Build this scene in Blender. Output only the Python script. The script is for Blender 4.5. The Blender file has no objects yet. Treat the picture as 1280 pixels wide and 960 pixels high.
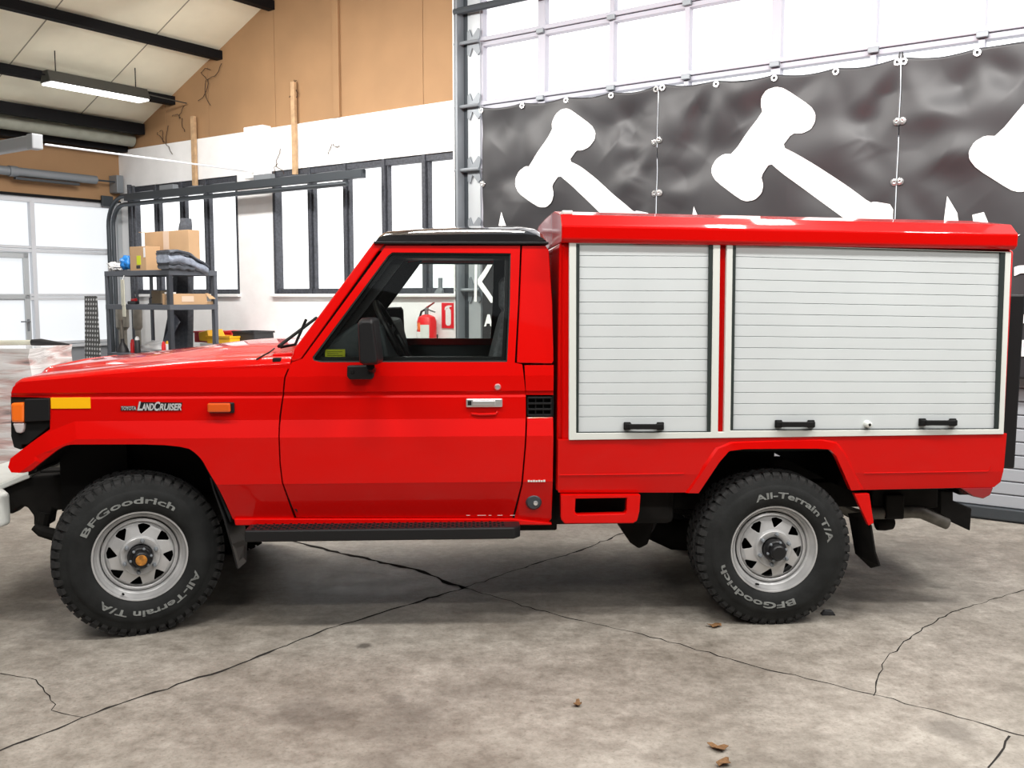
import bpy, bmesh, math, random
from math import sin, cos, tan, pi, radians, atan, atan2, sqrt
from mathutils import Vector, Matrix
random.seed(7)
COL = bpy.context.scene.collection

# ------------------------------------------------------------------ camera
FPX, HOR, CH = 1200.0, 370.0, 1.64
PITCH = atan((480-HOR)/FPX)
cam_d = bpy.data.cameras.new('camera'); cam = bpy.data.objects.new('camera', cam_d); COL.objects.link(cam)
cam_d.sensor_fit = 'HORIZONTAL'; cam_d.sensor_width = 36; cam_d.lens = FPX/1280*36
cam.location = (0, 0, CH); cam.rotation_euler = (pi/2-PITCH, 0, 0)
cam_d.clip_start = .05; cam_d.clip_end = 100
bpy.context.scene.camera = cam
def ray(px, py):
    x = (px-640)/FPX; y = -(py-480)/FPX
    return Vector((x, cos(PITCH)+y*sin(PITCH), -sin(PITCH)+y*cos(PITCH)))

class Frame:
    """a vertical reference plane standing in the place: x along it, y away, z up"""
    def __init__(s, o, ang):
        s.o = Vector(o); s.a = ang
        s.x = Vector((cos(ang), sin(ang), 0)); s.y = Vector((-sin(ang), cos(ang), 0))
        s.M = Matrix.Translation(s.o) @ Matrix.Rotation(ang, 4, 'Z')
    def at(s, px, py, y=0.0):
        r = ray(px, py); p0 = s.o + s.y*y
        t = (p0.x*s.y.x+p0.y*s.y.y)/(r.x*s.y.x+r.y*s.y.y)
        p = Vector((0, 0, CH)) + r*t - s.o
        return Vector((p.dot(s.x), y, p.z))
    def w(s, x, y=0, z=0): return s.M @ Vector((x, y, z))
def ground(px, py, z=0.0):
    r = ray(px, py); t = (z-CH)/r.z
    return Vector((r.x*t, r.y*t, z))

TR = Frame((0, 4.61, 0), radians(2.8))           # the truck's near side
_az = radians(54.5)
_P = ground(1280, 655); _d = Vector((-sin(_az), cos(_az), 0))
_n = Vector((cos(_az), sin(_az), 0)); _r = ray(152, 300)
_t = _P.dot(_n)/_r.dot(_n); _c = Vector((_r.x*_t, _r.y*_t, 0))
WA = Frame(_c, _az-pi/2)                          # wall with windows, door and banners; x=0 is the room corner
WB = Frame(_c, _az)                               # left wall, x<0 is in view

# ------------------------------------------------------------------ materials
def mat(name, col, rough=.5, metal=0, emit=None, estr=0, noise=0, nscale=8, bump=0, bscale=60, coat=0, spec=.5, trans=0, alpha=1, col2=None):
    m = bpy.data.materials.new(name); m.use_nodes = True
    nt = m.node_tree; b = nt.nodes['Principled BSDF']
    c = (*col, 1)
    b.inputs['Base Color'].default_value = c
    b.inputs['Roughness'].default_value = rough; b.inputs['Metallic'].default_value = metal
    b.inputs['Specular IOR Level'].default_value = spec
    if coat: b.inputs['Coat Weight'].default_value = coat; b.inputs['Coat Roughness'].default_value = .04
    if trans: b.inputs['Transmission Weight'].default_value = trans
    if alpha < 1: b.inputs['Alpha'].default_value = alpha
    if emit: b.inputs['Emission Color'].default_value = (*emit, 1); b.inputs['Emission Strength'].default_value = estr
    tc = nt.nodes.new('ShaderNodeTexCoord')
    if noise:
        n = nt.nodes.new('ShaderNodeTexNoise'); n.inputs['Scale'].default_value = nscale; n.inputs['Detail'].default_value = 6
        nt.links.new(tc.outputs['Object'], n.inputs['Vector'])
        r = nt.nodes.new('ShaderNodeValToRGB'); r.color_ramp.elements[0].position = .35; r.color_ramp.elements[1].position = .65
        c2 = col2 if col2 else tuple(v*(1-noise) for v in col)
        r.color_ramp.elements[0].color = (*c2, 1); r.color_ramp.elements[1].color = c
        nt.links.new(n.outputs['Fac'], r.inputs['Fac']); nt.links.new(r.outputs['Color'], b.inputs['Base Color'])
    if bump:
        n = nt.nodes.new('ShaderNodeTexNoise'); n.inputs['Scale'].default_value = bscale; n.inputs['Detail'].default_value = 4
        nt.links.new(tc.outputs['Object'], n.inputs['Vector'])
        bp = nt.nodes.new('ShaderNodeBump'); bp.inputs['Strength'].default_value = bump; bp.inputs['Distance'].default_value = .01
        nt.links.new(n.outputs['Fac'], bp.inputs['Height']); nt.links.new(bp.outputs['Normal'], b.inputs['Normal'])
    return m
M = {}
M['red'] = mat('red_paint', (.62, .0018, .0008), .35, coat=.9, spec=.06)
M['red'].node_tree.nodes['Principled BSDF'].inputs['Coat IOR'].default_value = 1.33
M['redm'] = mat('red_inner', (.25, .004, .003), .5)
M['black'] = mat('black_gloss', (.008, .009, .012), .12, coat=1)
M['blackp'] = mat('black_plastic', (.009, .009, .010), .42, spec=.35)
M['blackm'] = mat('black_matt', (.008, .008, .008), .8, spec=.2)
M['chassis'] = mat('chassis_grime', (.012, .011, .010), .8, noise=.5, spec=.2)
M['rubber'] = mat('tyre_rubber', (.019, .020, .020), .75, noise=.35, nscale=12, bump=.15, bscale=80, spec=.2)
M['letter'] = mat('tyre_letter', (.24, .25, .24), .7, noise=.4, nscale=25)
M['silver'] = mat('silver_wheel', (.55, .55, .55), .36, metal=.35, noise=.2, nscale=9)
M['chrome'] = mat('chrome', (.88, .88, .88), .28, metal=.85)
M['steel'] = mat('steel', (.35, .36, .37), .4, metal=.8, noise=.3)
M['shutter'] = mat('shutter_aluminium', (.66, .70, .71), .42, metal=.15, noise=.05, nscale=3)
M['alframe'] = mat('pale_aluminium', (.70, .72, .68), .45, metal=.1)
M['seal'] = mat('rubber_seal', (.012, .02, .018), .6)
M['orange'] = mat('amber_lens', (.95, .17, .01), .18, coat=1, spec=.5)
M['amberd'] = mat('amber_lens_dark', (.70, .10, .01), .2, coat=1)
M['clearl'] = mat('clear_lens', (.55, .5, .5), .1, coat=1)
M['yellow'] = mat('yellow_reflector', (.98, .50, .0), .4)
M['yellows'] = mat('yellow_sticker', (.62, .68, .02), .6)
M['redlamp'] = mat('red_lamp', (.25, .005, .01), .15, coat=1)
M['hubo'] = mat('hub_badge', (.55, .22, .03), .5, noise=.6, nscale=60)
M['seat'] = mat('grey_seat_cloth', (.34, .36, .38), .9, noise=.3, nscale=60)
M['seatd'] = mat('dark_seat', (.02, .02, .022), .9)
M['dash'] = mat('dash_grey', (.07, .085, .09), .6)
M['whiteb'] = mat('white_bumper', (.78, .80, .76), .35, noise=.12, nscale=7)
M['exh'] = mat('exhaust_steel', (.16, .15, .13), .6, metal=.4, noise=.4, nscale=20)
def glass(name, tint=(1, 1, 1), g=.06):
    m = bpy.data.materials.new(name); m.use_nodes = True; nt = m.node_tree; nt.nodes.clear()
    o = nt.nodes.new('ShaderNodeOutputMaterial'); mx = nt.nodes.new('ShaderNodeMixShader')
    t = nt.nodes.new('ShaderNodeBsdfTransparent'); t.inputs['Color'].default_value = (*tint, 1)
    gl = nt.nodes.new('ShaderNodeBsdfGlossy'); gl.inputs['Roughness'].default_value = .02
    fr = nt.nodes.new('ShaderNodeFresnel'); fr.inputs['IOR'].default_value = 1.45
    nt.links.new(fr.outputs[0], mx.inputs[0]); nt.links.new(t.outputs[0], mx.inputs[1]); nt.links.new(gl.outputs[0], mx.inputs[2])
    nt.links.new(mx.outputs[0], o.inputs[0]); return m
M['glass'] = glass('window_glass', (.93, .95, .94))
M['film'] = glass('stretch_film', (.85, .85, .85))

# ------------------------------------------------------------------ mesh helpers
class MB:
    def __init__(s): s.v = []; s.f = []
    def add(s, vs, fs):
        n = len(s.v); s.v += [tuple(v) for v in vs]; s.f += [tuple(i+n for i in f) for f in fs]; return s
    def hexa(s, p):   # 8 points: bottom 4 ccw, top 4 ccw
        return s.add(p, [(3, 2, 1, 0), (4, 5, 6, 7), (0, 1, 5, 4), (1, 2, 6, 5), (2, 3, 7, 6), (3, 0, 4, 7)])
    def box(s, a, b, Mx=None):
        (x0, y0, z0), (x1, y1, z1) = a, b
        p = [(x0, y0, z0), (x1, y0, z0), (x1, y1, z0), (x0, y1, z0), (x0, y0, z1), (x1, y0, z1), (x1, y1, z1), (x0, y1, z1)]
        if Mx: p = [Mx @ Vector(q) for q in p]
        return s.hexa(p)
    def prism(s, pts, y0, y1):    # pts = (x,z) outline, extruded along y
        n = len(pts)
        vs = [(x, y0, z) for x, z in pts]+[(x, y1, z) for x, z in pts]
        return s.add(vs, [tuple(range(n)), tuple(range(2*n-1, n-1, -1))]+[(i, i+n, (i+1) % n+n, (i+1) % n) for i in range(n)])
    def prismz(s, pts, z0, z1):
        n = len(pts)
        vs = [(x, y, z0) for x, y in pts]+[(x, y, z1) for x, y in pts]
        return s.add(vs, [tuple(range(n-1, -1, -1)), tuple(range(n, 2*n))]+[(i, (i+1) % n, (i+1) % n+n, i+n) for i in range(n)])
    def loft(s, secs, caps=True, closed=True):
        n = len(secs[0]); b = []
        vs = [p for q in secs for p in q]
        fs = []
        for k in range(len(secs)-1):
            for i in range(n if closed else n-1):
                j = (i+1) % n
                fs.append((k*n+i, k*n+j, (k+1)*n+j, (k+1)*n+i))
        if caps: fs += [tuple(range(n-1, -1, -1)), tuple(range((len(secs)-1)*n, len(secs)*n))]
        return s.add(vs, fs)
    def tube(s, path, r, seg=12, caps=True):
        path = [Vector(p) for p in path]; secs = []
        rr = r if isinstance(r, (list, tuple)) else [r]*len(path)
        up = None
        for i, p in enumerate(path):
            a = path[max(i-1, 0)]; b = path[min(i+1, len(path)-1)]
            t = (b-a).normalized()
            if up is None: up = t.orthogonal().normalized()
            up = (up - t*up.dot(t)).normalized(); w = t.cross(up)
            secs.append([p+(up*cos(2*pi*k/seg)+w*sin(2*pi*k/seg))*rr[i] for k in range(seg)])
        return s.loft(secs, caps)
    def lathe(s, prof, seg=48, c=(0, 0, 0), axis='y', a0=0, a1=2*pi, cap=False):   # prof = (r, h)
        secs = []
        full = abs(a1-a0-2*pi) < 1e-6
        n = seg if full else seg+1
        vs = []; fs = []
        for k in range(n):
            a = a0+(a1-a0)*k/seg
            for r, h in prof:
                if axis == 'y': vs.append((c[0]+r*cos(a), c[1]+h, c[2]+r*sin(a)))
                elif axis == 'z': vs.append((c[0]+r*cos(a), c[1]+r*sin(a), c[2]+h))
                else: vs.append((c[0]+h, c[1]+r*cos(a), c[2]+r*sin(a)))
        m = len(prof)
        for k in range(seg):
            k2 = (k+1) % n
            for i in range(m-1):
                fs.append((k*m+i, k*m+i+1, k2*m+i+1, k2*m+i))
        return s.add(vs, fs)
    def build(s, name, m, parent=None, bevel=0, smooth=False, seg=2):
        me = bpy.data.meshes.new(name); me.from_pydata(s.v, [], s.f); me.update()
        bm = bmesh.new(); bm.from_mesh(me)
        bmesh.ops.remove_doubles(bm, verts=bm.verts, dist=1e-6)
        bmesh.ops.recalc_face_normals(bm, faces=bm.faces); bm.to_mesh(me); bm.free()
        return link(name, me, m, parent, bevel, smooth, seg)
def link(name, me, m, parent=None, bevel=0, smooth=False, seg=2):
    me.materials.append(M[m] if isinstance(m, str) else m)
    o = bpy.data.objects.new(name, me); COL.objects.link(o)
    if parent: o.parent = parent
    if smooth:
        me.polygons.foreach_set('use_smooth', [True]*len(me.polygons))
        me.set_sharp_from_angle(angle=radians(smooth if smooth > 1 else 35))
    if bevel:
        b = o.modifiers.new('bevel', 'BEVEL'); b.width = bevel; b.segments = seg; b.limit_method = 'ANGLE'; b.angle_limit = radians(35)
        b.harden_normals = False
    return o
def tag(o, label=None, cat=None, group=None, kind=None):
    if label: o['label'] = label
    if cat: o['category'] = cat
    if group: o['group'] = group
    if kind: o['kind'] = kind
    return o
def thing(name, loc, rz, label, cat, group=None):
    o = bpy.data.objects.new(name, None); COL.objects.link(o); o.location = loc; o.rotation_euler = (0, 0, rz)
    o.empty_display_size = .1
    return tag(o, label, cat, group)
def children(o): return [c for c in bpy.data.objects if c.parent == o]
def copy_tree(o, parent=None):
    c = o.copy(); COL.objects.link(c)
    if parent: c.parent = parent
    for ch in children(o): copy_tree(ch, c)
    return c
def struct(o): o['kind'] = 'structure'; return o
def infr(o, F): o.matrix_world = F.M.copy(); return o

def filled(outline, holes=(), cuts=(), grid=None):
    """2D polygon with holes -> bmesh in xz plane; cuts = list of (point(x,z), normal(x,z))"""
    bm = bmesh.new(); edges = []
    for loop in [outline]+list(holes):
        vs = [bm.verts.new((x, 0, z)) for x, z in loop]
        for i in range(len(vs)): edges.append(bm.edges.new((vs[i], vs[(i+1) % len(vs)])))
    if holes or cuts or grid: bmesh.ops.triangle_fill(bm, use_beauty=True, use_dissolve=False, edges=edges)
    else:
        f = bm.faces.new([v for v in bm.verts]); 
        if cuts or grid: bmesh.ops.triangulate(bm, faces=[f])
    for (p, n) in cuts:
        bmesh.ops.bisect_plane(bm, geom=bm.verts[:]+bm.edges[:]+bm.faces[:], dist=1e-6, plane_co=(p[0], 0, p[1]), plane_no=(n[0], 0, n[1]))
    if grid:
        xs = [v.co.x for v in bm.verts]; zs = [v.co.z for v in bm.verts]
        x = math.floor(min(xs)/grid)*grid
        while x < max(xs):
            bmesh.ops.bisect_plane(bm, geom=bm.verts[:]+bm.edges[:]+bm.faces[:], dist=1e-6, plane_co=(x, 0, 0), plane_no=(1, 0, 0)); x += grid
        z = math.floor(min(zs)/grid)*grid
        while z < max(zs):
            bmesh.ops.bisect_plane(bm, geom=bm.verts[:]+bm.edges[:]+bm.faces[:], dist=1e-6, plane_co=(0, 0, z), plane_no=(0, 0, 1)); z += grid
    return bm
def solid(bm, yfun, thick, mirror=None):
    """displace by yfun(x,z), then give it thickness towards +y"""
    for v in bm.verts: v.co.y = yfun(v.co.x, v.co.z)
    r = bmesh.ops.extrude_face_region(bm, geom=bm.faces[:])
    nv = [e for e in r['geom'] if isinstance(e, bmesh.types.BMVert)]
    for v in nv: v.co.y += thick
    if mirror is not None:
        for v in bm.verts: v.co.y = mirror-v.co.y
    bmesh.ops.recalc_face_normals(bm, faces=bm.faces)
    me = bpy.data.meshes.new('m'); bm.to_mesh(me); bm.free(); return me
def arc(cx, cz, r, a0, a1, n): return [(cx+r*cos(a0+(a1-a0)*i/n), cz+r*sin(a0+(a1-a0)*i/n)) for i in range(n+1)]
def rrect(x0, z0, x1, z1, r, n=4):
    p = []
    for cx, cz, a in ((x1-r, z1-r, 0), (x0+r, z1-r, pi/2), (x0+r, z0+r, pi), (x1-r, z0+r, 1.5*pi)): p += arc(cx, cz, r, a, a+pi/2, n)
    return p
def text_mesh(txt, size=1.0, shear=0, bold=0, ext=0):
    cu = bpy.data.curves.new('t', 'FONT'); cu.body = txt; cu.size = size; cu.shear = shear; cu.offset = bold; cu.extrude = ext; cu.resolution_u = 3
    ob = bpy.data.objects.new('t', cu); COL.objects.link(ob)
    dg = bpy.context.evaluated_depsgraph_get(); dg.update()
    me = bpy.data.meshes.new_from_object(ob.evaluated_get(dg)); bpy.data.objects.remove(ob); bpy.data.curves.remove(cu)
    return me

# ================================================================== THE ROOM
M['wallw'] = mat('white_masonry', (.88, .88, .88), .85, noise=.06, nscale=5, bump=.15, bscale=25)
M['ply'] = mat('tan_fibreboard', (.36, .208, .10), .75, noise=.14, nscale=1.6)
M['ceil'] = mat('cream_ceiling', (.93, .90, .72), .8, noise=.08, nscale=2)
M['dark'] = mat('dark_beam', (.006, .006, .007), .7, spec=.15)
M['frame'] = mat('dark_window_frame', (.06, .065, .08), .55, noise=.5, nscale=40)
M['doorfr'] = mat('door_rail_white', (.36, .36, .41), .5)
M['doorw'] = mat('door_frame_white', (.66, .68, .72), .45)
M['dooral'] = mat('door_aluminium', (.50, .53, .55), .4, metal=.3)
M['track'] = mat('galvanised_track', (.065, .075, .085), .45, metal=.5)
M['grey'] = mat('grey_metal', (.22, .24, .26), .5, metal=.3)
M['pane'] = mat('daylit_frosted_pane', (.4, .4, .4), .5, emit=(.97, .985, 1), estr=1.5)
M['paneL'] = mat('daylit_panel', (.25, .26, .28), .5, emit=(.95, .98, 1), estr=.80)
M['panelo'] = mat('lower_door_panel', (.34, .36, .39), .5)
M['banner'] = mat('banner_pvc', (.030, .030,   .033), .46, noise=.15, nscale=3, spec=.5)
M['bwhite'] = mat('banner_white_print', (.92, .92, .92), .5)
M['eyelet'] = mat('eyelet_metal', (.7, .7, .7), .25, metal=.8)
M['wood'] = mat('pale_wood', (.55, .36, .20), .7, noise=.25, nscale=20)

def floor_material():
    m = bpy.data.materials.new('concrete_floor'); m.use_nodes = True; nt = m.node_tree; b = nt.nodes['Principled BSDF']
    L = nt.links.new; N = nt.nodes.new
    geo = N('ShaderNodeNewGeometry')
    def noise(sc, det=8, rough=.6):
        n = N('ShaderNodeTexNoise'); n.inputs['Scale'].default_value = sc; n.inputs['Detail'].default_value = det; n.inputs['Roughness'].default_value = rough
        L(geo.outputs['Position'], n.inputs['Vector']); return n
    n1 = noise(.9); r1 = N('ShaderNodeValToRGB'); L(n1.outputs['Fac'], r1.inputs['Fac'])
    r1.color_ramp.elements[0].position = .32; r1.color_ramp.elements[0].color = (.215, .192, .163, 1)
    r1.color_ramp.elements[1].position = .68; r1.color_ramp.elements[1].color = (.36, .335, .298, 1)
    n2 = noise(6, 10, .7); r2 = N('ShaderNodeValToRGB'); L(n2.outputs['Fac'], r2.inputs['Fac'])
    r2.color_ramp.elements[0].position = .3; r2.color_ramp.elements[0].color = (.62, .60, .57, 1)
    r2.color_ramp.elements[1].position = .62; r2.color_ramp.elements[1].color = (1.15, 1.15, 1.14, 1)
    mx = N('ShaderNodeMix'); mx.data_type = 'RGBA'; mx.blend_type = 'MULTIPLY'; mx.inputs[0].default_value = 1
    L(r1.outputs[0], mx.inputs[6]); L(r2.outputs[0], mx.inputs[7]); cur = mx.outputs[2]
    n5 = noise(22, 8, .75); r5 = N('ShaderNodeValToRGB'); L(n5.outputs['Fac'], r5.inputs['Fac'])
    r5.color_ramp.elements[0].position = .35; r5.color_ramp.elements[0].color = (.78, .77, .75, 1); r5.color_ramp.elements[1].position = .6; r5.color_ramp.elements[1].color = (1.08, 1.08, 1.08, 1)
    mx = N('ShaderNodeMix'); mx.data_type = 'RGBA'; mx.blend_type = 'MULTIPLY'; mx.inputs[0].default_value = 1
    L(cur, mx.inputs[6]); L(r5.outputs[0], mx.inputs[7]); cur = mx.outputs[2]
    # fine speckle
    n3 = noise(70, 3); r3 = N('ShaderNodeValToRGB'); L(n3.outputs['Fac'], r3.inputs['Fac'])
    r3.color_ramp.elements[0].position = .30; r3.color_ramp.elements[0].color = (.7, .68, .66, 1); r3.color_ramp.elements[1].position = .45; r3.color_ramp.elements[1].color = (1, 1, 1, 1)
    mx = N('ShaderNodeMix'); mx.data_type = 'RGBA'; mx.blend_type = 'MULTIPLY'; mx.inputs[0].default_value = .8
    L(cur, mx.inputs[6]); L(r3.outputs[0], mx.inputs[7]); cur = mx.outputs[2]
    stains = [(385, 892, .17, .42), (500, 905, .17, .3), (1190, 912, .10, .45), (456, 807, .035, .85), (545, 880, .2, .16), (480, 957, .12, .2), (270, 880, .12, .14),
              (1110, 745, .3, .3), (80, 720, .25, .2), (860, 860, .35, .12), (1150, 690, .3, .25), (700, 745, .6, .2), (300, 700, .35, .25), (495, 873, .04, .4), (1060, 860, .03, .3), (640, 850, .25, .15)]
    n4 = noise(5, 6)
    for (px, py, r, k) in stains:
        p = ground(px, py); d = N('ShaderNodeVectorMath'); d.operation = 'DISTANCE'
        L(geo.outputs['Position'], d.inputs[0]); d.inputs[1].default_value = p
        ad = N('ShaderNodeMath'); ad.operation = 'MULTIPLY_ADD'; L(n4.outputs['Fac'], ad.inputs[0]); ad.inputs[1].default_value = r*1.6; L(d.outputs['Value'], ad.inputs[2])
        mr = N('ShaderNodeMapRange'); mr.inputs['From Min'].default_value = r*1.35; mr.inputs['From Max'].default_value = r*2.1; mr.inputs['To Min'].default_value = k; mr.inputs['To Max'].default_value = 0
        L(ad.outputs[0], mr.inputs['Value'])
        mx = N('ShaderNodeMix'); mx.data_type = 'RGBA'; L(mr.outputs[0], mx.inputs[0]); L(cur, mx.inputs[6]); mx.inputs[7].default_value = (.07, .06, .05, 1); cur = mx.outputs[2]
    L(cur, b.inputs['Base Color'])
    rr = N('ShaderNodeMapRange'); rr.inputs['To Min'].default_value = .35; rr.inputs['To Max'].default_value = .75; L(n2.outputs['Fac'], rr.inputs['Value']); L(rr.outputs[0], b.inputs['Roughness'])
    bp = N('ShaderNodeBump'); bp.inputs['Strength'].default_value = .25; bp.inputs['Distance'].default_value = .01; L(n2.outputs['Fac'], bp.inputs['Height']); L(bp.outputs[0], b.inputs['Normal'])
    return m
M['floor'] = floor_material()
fl = MB().box((-.3, -13, -.12), (19, .3, 0)).build('floor', 'floor'); infr(fl, WA); struct(fl)
M['crack'] = mat('crack_dark', (.035, .032, .03), 1, spec=0)
def crack(pts, w, name='floor_crack'):
    P = [ground(*p) for p in pts]; Q = [P[0]]
    for a, b in zip(P, P[1:]):
        n = max(2, int((b-a).length/.05)); d = (b-a).normalized(); s = Vector((-d.y, d.x, 0))
        for i in range(1, n+1): Q.append(a.lerp(b, i/n)+(s*random.gauss(0, .007) if i < n else Vector()))
    vs = []; fs = []
    for i, q in enumerate(Q):
        a = Q[max(i-1, 0)]; b = Q[min(i+1, len(Q)-1)]; d = (b-a).normalized(); s = Vector((-d.y, d.x, 0))*w*random.uniform(.25, 1)*.5
        vs += [q+s, q-s]
    vs = [(v.x, v.y, .0012) for v in vs]
    fs = [(2*i, 2*i+1, 2*i+3, 2*i+2) for i in range(len(Q)-1)]
    o = MB().add(vs, fs).build(name, 'crack'); o.parent = fl; o.matrix_parent_inverse = fl.matrix_world.inverted(); return o
crack([(-20, 946), (150, 880), (300, 830), (400, 790), (480, 765), (580, 735), (640, 714), (720, 690), (790, 662)], .020)
crack([(340, 670), (380, 680), (440, 695), (520, 712), (580, 735)], .042)
crack([(580, 735), (700, 770), (850, 805), (950, 835), (1100, 870), (1290, 922)], .009)
crack([(1092, 870), (1097, 848), (1106, 826), (1140, 795), (1190, 765), (1290, 735)], .009)
crack([(0, 842), (45, 850), (62, 870), (64, 888), (105, 897)], .009)
crack([(1235, 960), (1255, 935), (1262, 920)], .010)

# wall A levels
zW0 = 1.665; zW1 = 3.10; zBm = 3.60
def ax(px, py=365, y=0): return WA.at(px, py, y).x
xDoorL = ax(574, 250); xEnd = 17.0
m_r = (WA.at(340, 0).z-WA.at(152, 182).z)/(WA.at(340, 0).x-WA.at(152, 182).x); zEave = WA.at(152, 182).z
def zroof(x): return zEave+m_r*x
# lower masonry + beam + piers
def wbox(name, a, b, m, F=WA, kind=True, bevel=0):
    o = MB().box(a, b).build(name, m, bevel=bevel); infr(o, F)
    if kind: struct(o)
    return o
wbox('wall_back', (0, 0, 0), (xDoorL, .25, zW0), 'wallw')
wbox('wall_back_beam', (0, -.0, zW1), (xDoorL, .25, zBm), 'wallw')
w1a, w1b, w2a = ax(168), ax(300), ax(343)
wbox('wall_back_pier', (0, 0, zW0), (w1a, .25, zW1), 'wallw')
wbox('wall_back_pier', (w1b, 0, zW0), (w2a, .25, zW1), 'wallw')
wbox('wall_back_column', (ax(316, 200), -.13, 3.02), (ax(340, 200), 0, zBm+.02), 'wallw', bevel=.01)
# gable cladding above, in plywood sheets up to the roof slope, ends at the door opening
gx = [0, ax(205, 140), ax(258, 100), ax(341, 60), ax(417, 60), ax(423, 60), ax(527, 60), xDoorL]
g = MB()
for a, b in zip(gx, gx[1:]):
    g.prism([(a+.003, zBm), (b-.003, zBm), (b-.003, min(zroof(b), 9)), (a+.003, zroof(a))], 0.02, .2)
g.prism([(gx[4]-.01, zBm), (gx[5]+.01, zBm), (gx[5]+.01, zroof(gx[5])), (gx[4]-.01, zroof(gx[4]))], -.012, .02)
g.prism([(0, zBm), (xDoorL, zBm), (xDoorL, zroof(xDoorL)), (0, zEave)], .1, .22)
o = g.build('wall_gable', 'ply', bevel=.002); infr(o, WA); struct(o)
# windows
def window(n, a, b, mulls):
    root = bpy.data.objects.new('window_%d' % n, None); COL.objects.link(root); root['kind'] = 'structure'; root.matrix_world = WA.M.copy()
    f = MB(); t = .045
    f.box((a, .02, zW0), (b, .10, zW0+.06)); f.box((a, .02, zW1-.07), (b, .10, zW1))
    for x in [a+t/2, b-t/2]+mulls: f.box((x-t/2, .0, zW0), (x+t/2, .11, zW1))
    for x in mulls: f.box((x-t/2+.055, .03, zW0), (x+.05, .09, zW1))
    f.build('window_frame', 'frame', root, bevel=.004)
    xs = [a]+mulls+[b]
    for p, q in zip(xs, xs[1:]): MB().box((p, .12, zW0), (q, .14, zW1)).build('pane', 'pane', root)
    MB().box((a-.02, -.05, zW0-.035), (b+.02, .05, zW0+.0)).build('window_sill', 'wallw', root, bevel=.005)
    return root
window(1, w1a, w1b, [ax(197), ax(229), ax(259)])
window(2, w2a, xDoorL-.02, [ax(388), ax(432), ax(480), ax(530)])

# door_1: the wide sectional door with daylit panels
d1 = bpy.data.objects.new('door_1', None); COL.objects.link(d1); d1['kind'] = 'structure'; d1.matrix_world = WA.M.copy()
xa = ax(603, 200)
rails = [.55, 1.12, 1.70, 2.29, 2.885, 3.50, 4.11, 4.74, 5.40, 6.1]
vx = [xa, ax(677, 100), ax(765, 90), ax(859, 70), ax(970, 40), ax(1093, 30), ax(1228, 30)]
st = vx[-1]-vx[-2]; vx += [vx[-1]+st*k for k in range(1, 5)]
xe = vx[-1]
f = MB()
for z in rails[4:]: f.box((xa-.04, -.02, z-.045), (xe, .08, z-.003)); f.box((xa-.04, -.03, z+.003), (xe, .08, z+.045))
f.build('door_rail', 'doorfr', d1, bevel=.006)
for k, x in enumerate(vx):
    MB().box((x-.03 if k % 3 == 1 else x-.02, -.02, rails[2]), (x+(.05 if k % 3 == 1 else .025), .06, rails[-1])).build('door_stile', 'doorfr', d1, bevel=.004)
for za, zb in zip(rails[2:], rails[3:]):
    for p, q in zip(vx, vx[1:]): MB().box((p, .05, za), (q, .07, zb)).build('pane', 'pane', d1)
lo = MB()
z = 0.10
while z < rails[2]-.05:
    lo.prism([], 0, 0) if False else lo.box((xa-.04, 0, z+.004), (xe, .06, z+.094)); z += .098
lo.box((xa-.04, .02, 0.08), (xe, .05, rails[2]))
lo.build('lower_panel', 'panelo', d1, bevel=.006)
MB().box((xa-.04, -.03, .012), (xe, .07, .10)).build('bottom_seal', 'track', d1, bevel=.01)
hg = []
for z in rails[4:7]:
    for x in vx[1:8]: 
        o = MB().box((x-.03, -.055, z-.03), (x+.05, -.025, z+.012)).build('hinge', 'grey', d1, bevel=.004)
# side jamb, track, end hinges
xj0 = ax(576, 200)
jb = MB(); jb.box((xj0, -.10, 0), (xj0+.035, .02, 6)); jb.box((xj0+.035, -.03, 0), (xj0+.13, .06, 6)); jb.build('side_track', 'track', d1, bevel=.004)
jb = MB(); jb.box((xj0+.045, -.14, 0), (xj0+.07, -.03, 6)); jb.build('roller_track', 'grey', d1, bevel=.003)
MB().box((xj0+.12, -.035, 1.05), (xa+.0, .05, 6)).build('end_stile', 'dooral', d1, bevel=.004)
for z in [1.70, 2.29, 2.885, 3.50, 4.11]:
    h = MB(); h.prism([(xj0+.13, z-.11), (xj0+.16, z-.13), (xj0+.19, z-.05), (xj0+.26, z-.13), (xj0+.29, z-.1), (xj0+.27, z), (xj0+.29, z+.1), (xj0+.26, z+.13), (xj0+.19, z+.05), (xj0+.16, z+.13), (xj0+.13, z+.11)], -.055, -.04)
    h.tube([(xj0-.0, -.09, z), (xj0+.3, -.09, z)], .018, 8); h.build('end_hinge', 'grey', d1)
wbox('wall_jamb', (xDoorL-.06, -.02, 0), (xDoorL+.03, .28, 6.5), 'wallw')
# dark steel rafter above the door, top-left
b1 = WA.at(583, 18); b2 = WA.at(700, -5)
o = MB().tube([(b1.x-.05, -.12, b1.z), (b1.x+.05, -.12, b1.z), (b2.x+3, -.12, b1.z+.0)], .035, 10).build('trim_1', 'track'); infr(o, WA); struct(o)

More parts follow.
